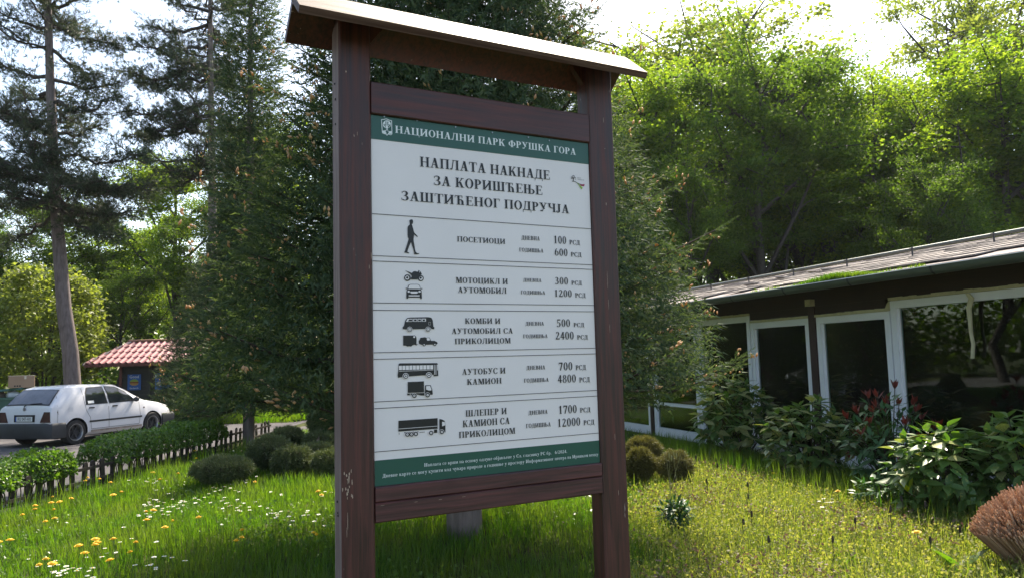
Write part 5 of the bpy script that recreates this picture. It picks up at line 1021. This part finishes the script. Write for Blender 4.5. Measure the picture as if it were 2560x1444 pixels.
# --- clipped ornamental grass clump, bottom right
r=np.random.default_rng(88); n=3600; u=np.sqrt(r.uniform(0,1,n)); a=r.uniform(0,6.283,n); th=u*1.12
top=np.stack([.60*np.sin(th)*np.cos(a),.52*np.sin(th)*np.sin(a),.06+.56*np.cos(th)*r.uniform(.94,1.05,n)],1); bot=np.stack([.2*u*np.cos(a),.2*u*np.sin(a),np.full(n,-.02)],1)
d=top-bot; ln=np.linalg.norm(d,axis=1); tv=np.array([(math.cos(2*math.pi*k/3),y,math.sin(2*math.pi*k/3)) for y in (0,1) for k in range(3)]); tf=np.array([(0,1,4,3),(1,2,5,4),(2,0,3,5),(3,4,5,5)])
M=frames(d,1.); M=M*np.stack([np.full(n,.0058),ln,np.full(n,.0058)],1)[:,None,:]; V,F=scat(tv,tf[:3],M,bot+r.normal(0,.01,(n,3))); me=npmesh('straw_clump',V,F,leafmat('cut_straw_stalks',[(.30,.17,.10),(.50,.31,.20),(.68,.48,.33)],.1,.85,(1.2,1,.8)))
c=at(2650,1400,5.45); STR=empty('straw_clump',(c[0],5.45,0),0,'dry orange brown ornamental grass cut to a dome at the bottom right','dry grass clump'); o=link('stalks',me,STR); o['kind']='stuff'
# --- orange plate behind the left post
o=at(826,997,8.6); mb=MB(); P=[(.085*math.cos(t)*(1.1 if abs(math.cos(t))>.7 else .95),.095*math.sin(t)) for t in [2*math.pi*k/14 for k in range(14)]]
mb.prism([(x,0,z) for x,z in P],[(x,.012,z) for x,z in P]); OP=mb.build('orange_plate',m_orange,None,o); OP.rotation_euler=(.1,.25,.2); tag(OP,'orange plastic plate hanging in the spruce beside the left post','plate')

# ------------------------------------------------------------------ lawn: grass blades, ground cover, flowers
r=np.random.default_rng(99)
def inside(x,y):   # on the lawn: right of the fence, in front of the building
    n_=((x-BO[0])*nB[0]+(y-BO[1])*nB[1]); return (x>-5.80+(y-8.7)*.05)&(n_>.06)
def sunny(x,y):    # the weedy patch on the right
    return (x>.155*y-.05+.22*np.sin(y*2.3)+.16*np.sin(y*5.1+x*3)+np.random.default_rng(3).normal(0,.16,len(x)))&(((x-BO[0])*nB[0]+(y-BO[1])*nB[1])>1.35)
def spots(n,x0,x1,y0,y1): x=r.uniform(x0,x1,n); y=r.uniform(y0,y1,n); k=inside(x,y); return x[k],y[k]
BL=(np.array([(-.5,0,0),(.5,0,0),(.36,.10,.55),(-.36,.10,.55),(0,.34,1.)]),)
def blades(name,x,y,h,w,mat,lean=.35,label=None):
    n=len(x); a=r.uniform(0,6.283,n); M=np.zeros((n,3,3)); c,s=np.cos(a),np.sin(a); M[:,0,0]=c*w; M[:,1,0]=s*w; l=r.uniform(.3,1.6,n)*lean*h*2.2; M[:,0,1]=-s*l; M[:,1,1]=c*l; M[:,2,2]=h
    z=gz(x,y)-.01; L=np.stack([x,y,z],1); V=BL[0]; Vv,_=scat(V,np.array([[0,1,2,3]]),M,L); k=np.arange(n)*5
    tri=np.concatenate([np.stack([k,k+1,k+2],1),np.stack([k,k+2,k+3],1),np.stack([k+3,k+2,k+4],1)]); me=npmesh(name,Vv,tri,mat); o=link(name,me); tag(o,label,'grass',kind='stuff'); return o,n*3
x1,y1=spots(84000,-5.9,5.2,4.4,8.8); x2,y2=spots(60000,-6.0,4.9,8.8,13); x3,y3=spots(22000,-5.6,4,13,20)
x=np.concatenate([x1,x2,x3]);y=np.concatenate([y1,y2,y3]); sn=sunny(x,y); keep=~sn|(r.random(len(x))<.85); x,y,sn=x[keep],y[keep],sn[keep]
pn=np.sin(x*1.9+y*.7)*np.sin(y*1.3-x*.5)+.5*np.sin(x*4.1+1)*np.sin(y*3.7)
nf_=np.clip((x-fx(y))/.5,.35,1); h=nf_*np.where(sn,r.uniform(.06,.20,len(x))*np.where(r.random(len(x))<.25,1.5,1.),r.uniform(.07,.19,len(x))*(1+.28*pn)); wd=r.uniform(.004,.0075,len(x))*np.where(y>9,1.6,1.)
o,n=blades('lawn_grass',x[~sn],y[~sn],h[~sn],wd[~sn],m_grass,.5,'green lawn grass around the board'); tot+=n
o,n=blades('sunny_grass',x[sn],y[sn],h[sn],wd[sn],m_grassy,.55,'yellowish green grass in the sunlit part of the lawn'); tot+=n
# taller blades: by the fence and along the shrubs
t=r.uniform(0,1,1100); yy=6+t*9; xx=fx(yy)+.3+abs(r.normal(0,.3,1100)); k=inside(xx,yy); u=r.uniform(.2,8,3600); nn=1.45+r.normal(0,.22,3600)+.3*np.clip((3-u)/3,-.4,1)*-1; xb=BO[0]+BX[0]*u+nB[0]*nn; yb=BO[1]+BX[1]*u+nB[1]*nn
x=np.concatenate([xx[k],xb]);y=np.concatenate([yy[k],yb]); o,n=blades('tall_grass',x,y,r.uniform(.16,.40,len(x)),r.uniform(.005,.009,len(x)),m_grass,.22,'taller grass along the fence and the shrubs'); tot+=n
# grass verge by the kiosk
x=r.uniform(-14,-5.4,9000); y=r.uniform(24,27.8,9000); o,n=blades('verge_grass',x,y,r.uniform(.15,.4,9000),r.uniform(.015,.03,9000),m_grass,.3,'grass verge before the kiosk'); tot+=n
def cover(name,n,fn,mat,size,zr,label,x0=-5.9,x1=5.2,y0=4.4,y1=13):
    x,y=spots(n,x0,x1,y0,y1); k=fn(x,y); x,y=x[k],y[k]; n=len(x); L=np.stack([x,y,gz(x,y)+r.uniform(zr[0],zr[1],n)],1); nrm=unit(r.normal(0,1.,(n,3))+np.array([0,0,.7])); D=unit(np.cross(nrm,randdir(n,r))); V,F=scat(*LEAFQ,frames(D,size*r.uniform(.6,1.4,n),up=nrm),L); o=link(name,npmesh(name,V,F,mat)); tag(o,label,'ground cover',kind='stuff'); return n*2
tot+=cover('ground_cover',78000,sunny,m_cover,.023,(.02,.16),'pale yellow green low weeds in the sunlit part of the lawn',.3,5,4.4,12.5)
tot+=cover('purple_weeds',20000,lambda x,y:sunny(x,y)&(np.sin(x*2.3+1)*np.sin(y*2.1)+.4*np.sin(x*7+y*5)>.15),m_nettle,.026,(.08,.17),'purplish dead nettle tops among the sunlit weeds',.3,5,4.4,12)
tot+=cover('clover',26000,lambda x,y:~sunny(x,y)&(np.sin(x*1.3+2)*np.sin(y*1.7+x)>-.1),m_hedge,.035,(.02,.09),'clover and small weeds between the grass blades')
# weed spikes
sp=MB()
for k in range(60):
    u=r.uniform(.5,4.5); yv=r.uniform(5.6,11); 
    if not sunny(np.array([u]),np.array([yv]))[0] or not inside(np.array([u]),np.array([yv]))[0]: continue
    h=r.uniform(.16,.26); sp.tube([(u,yv,0),(u+r.normal(0,.01),yv,h)],[.003,.003],4); sp.ell((u,yv,h),(.011,.011,.03),6,5)
tag(sp.build('weed_spikes',plain('dark_weed_spike',(.05,.035,.03),.8)),'dark little flower spikes above the weeds','weeds',kind='stuff')
for (px,py) in ((1672,1290),(1684,1285),(1690,1292),(1678,1300)):
    b=onz(px,py); mb=MB(); mb.tube([(0,0,0),(r.normal(0,.02),0,.3),(r.normal(.03,.04),0,.62)],[.003,.0025,.0015],4); mb.ell((.03,0,.60),(.008,.008,.03),6,5); tag(mb.build('dry_stalk',plain('dry_stalk_straw',(.32,.30,.14),.8),None,b),'thin upright straw-coloured stalk in the weeds right of the board','weed','thin dry stalks right of the board')
# flowers
fl=MB(); fl.tube([(0,0,-1),(.0,0,0)],[.0035,.003],5,m=1)
for k in range(16):
    a=2*math.pi*k/16; c,s=math.cos(a),math.sin(a)
    for rr,zz,w in ((.030,.004,.009),(.020,.011,.007)): fl.add([(0,0,.002),(rr*c-w*s*.5,rr*s+w*c*.5,zz),(rr*1.12*c,rr*1.12*s,zz+.001),(rr*c+w*s*.5,rr*s-w*c*.5,zz)],[(0,3,2,1)],0)
fl.ell((0,0,.006),(.02,.02,.012),8,5); 
def stemmed(name,head,stem,hs):
    m=[]
    for h in hs:
        mb=MB(); mb.V=[(x,y,z+h if z>-.5 else 0) for x,y,z in head.V]; mb.F=head.F; mb.M=head.M; m.append(mb.mesh(name,stem))
    return m
dmes=stemmed('dandelion',fl,[m_yel,m_stem],(.12,.16,.20))
Z8=lambda x,y:(x/2.977,960+y/2.977); Z7=lambda x,y:(1560+x/2.56,940+y/2.56)
dl=[(665,692),(630,718),(728,705),(820,730),(895,802),(845,820),(1130,655),(465,868),(400,838),(515,848),(380,880),(272,930),(260,903),(403,933),(180,968),(410,998),(347,1018),(1118,938),(1095,950),(1090,1010),(1278,1018),(1225,1063),(703,1150),(728,1175),(697,1198),(607,1195),(628,1255),(1002,1178),(1003,1243),(840,1305),(22,1172),(68,1160),(340,1302),(380,1322),(303,1338),(1820,1080),(1780,1140),(1755,1165),(2397,790),(2388,822),(1885,722),(2322,1105),(2358,1120),(1495,985),(1460,550),(1628,525),(1310,663),(1210,705),(1448,492),(850,1153)]
pp=[Z8(*q) for q in dl]+[Z7(950,620),Z7(1380,735),Z7(1893,998)]
for i,(px,py) in enumerate(pp):
    k=random.randrange(3); h=(.12,.16,.20)[k]; b=onz(px,py,h); 
    if b[0]<-5.75: b=onz(px,py,h+.05)
    o=link('dandelion',dmes[k],None,(b[0],b[1],b[2]-h)); s=random.uniform(.65,1.15); o.scale=(s,s,1); o.rotation_euler=(random.uniform(-.1,.22),random.uniform(-.12,.12),random.uniform(0,6)); left=px<1300
    tag(o,'yellow dandelion in the lawn left of the board' if left else 'yellow dandelion in the sunlit grass right of the board','dandelion','dandelions left of the board' if left else 'dandelions right of the board')
da=MB(); da.tube([(0,0,-1),(0,0,0)],[.0016,.0014],4,m=2)
for k in range(12):
    a=2*math.pi*k/12; c,s=math.cos(a),math.sin(a); da.add([(.003*c,.003*s,.001),(.012*c-.0035*s,.012*s+.0035*c,.003),(.018*c,.018*s,.002),(.012*c+.0035*s,.012*s-.0035*c,.003)],[(0,3,2,1)],0)
da.ell((0,0,.002),(.005,.005,.003),6,4,m=1); dms=stemmed('daisy',da,[m_dais,m_yel,m_stem],(.10,.13,.16))
def daisies(n,x0,x1,y0,y1,cv,label,group,cl=9):
    cs=[(random.uniform(x0,x1),random.uniform(y0,y1)) for _ in range(cl)]
    for i in range(n):
        c=random.choice(cs); px,py=cv(c[0]+random.gauss(0,(x1-x0)*.09),c[1]+random.gauss(0,(y1-y0)*.10)); k=random.randrange(3); h=(.10,.13,.16)[k]; b=onz(px,py,h); o=link('daisy',dms[k],None,(b[0],b[1],0)); s=random.uniform(.9,1.35); o.scale=(s,s,1); o.rotation_euler=(random.uniform(-.08,.16),random.uniform(-.1,.1),random.uniform(0,6)); tag(o,label,'daisy',group)
daisies(95,950,1850,690,980,Z8,'small white daisy in the shaded middle of the lawn left of the board','daisies in the shaded lawn',14)
daisies(42,380,1400,1130,1430,Z8,'small white daisy in the foreground grass at the lower left','daisies in the foreground grass',12)
daisies(26,1950,2480,800,1000,Z8,'small white daisy just left of the left post','daisies beside the left post',6)
daisies(10,1150,1560,720,840,Z7,'small white daisy in the sunlit grass right of the board','daisies in the sunlit grass',4)
daisies(22,1300,2300,480,640,Z8,'tiny white daisy by the far end of the hedge','daisies by the hedge end',6)
hz=MB(); hz.box(-250,250,-130,250,-1.3,42); hm=bpy.data.materials.new('haze_air'); hm.use_nodes=True; hn=hm.node_tree; hn.nodes.remove(hn.nodes['Principled BSDF'])
pv=node(hn,'ShaderNodeVolumePrincipled'); pv.inputs['Density'].default_value=.00022; pv.inputs['Color'].default_value=(.86,.92,1,1); pv.inputs['Anisotropy'].default_value=.3; hn.links.new(pv.outputs[0],hn.nodes['Material Output'].inputs['Volume'])
ho=hz.build('haze',hm); ho['kind']='stuff'; ho['label']='thin backlit air between the viewer and the wood'
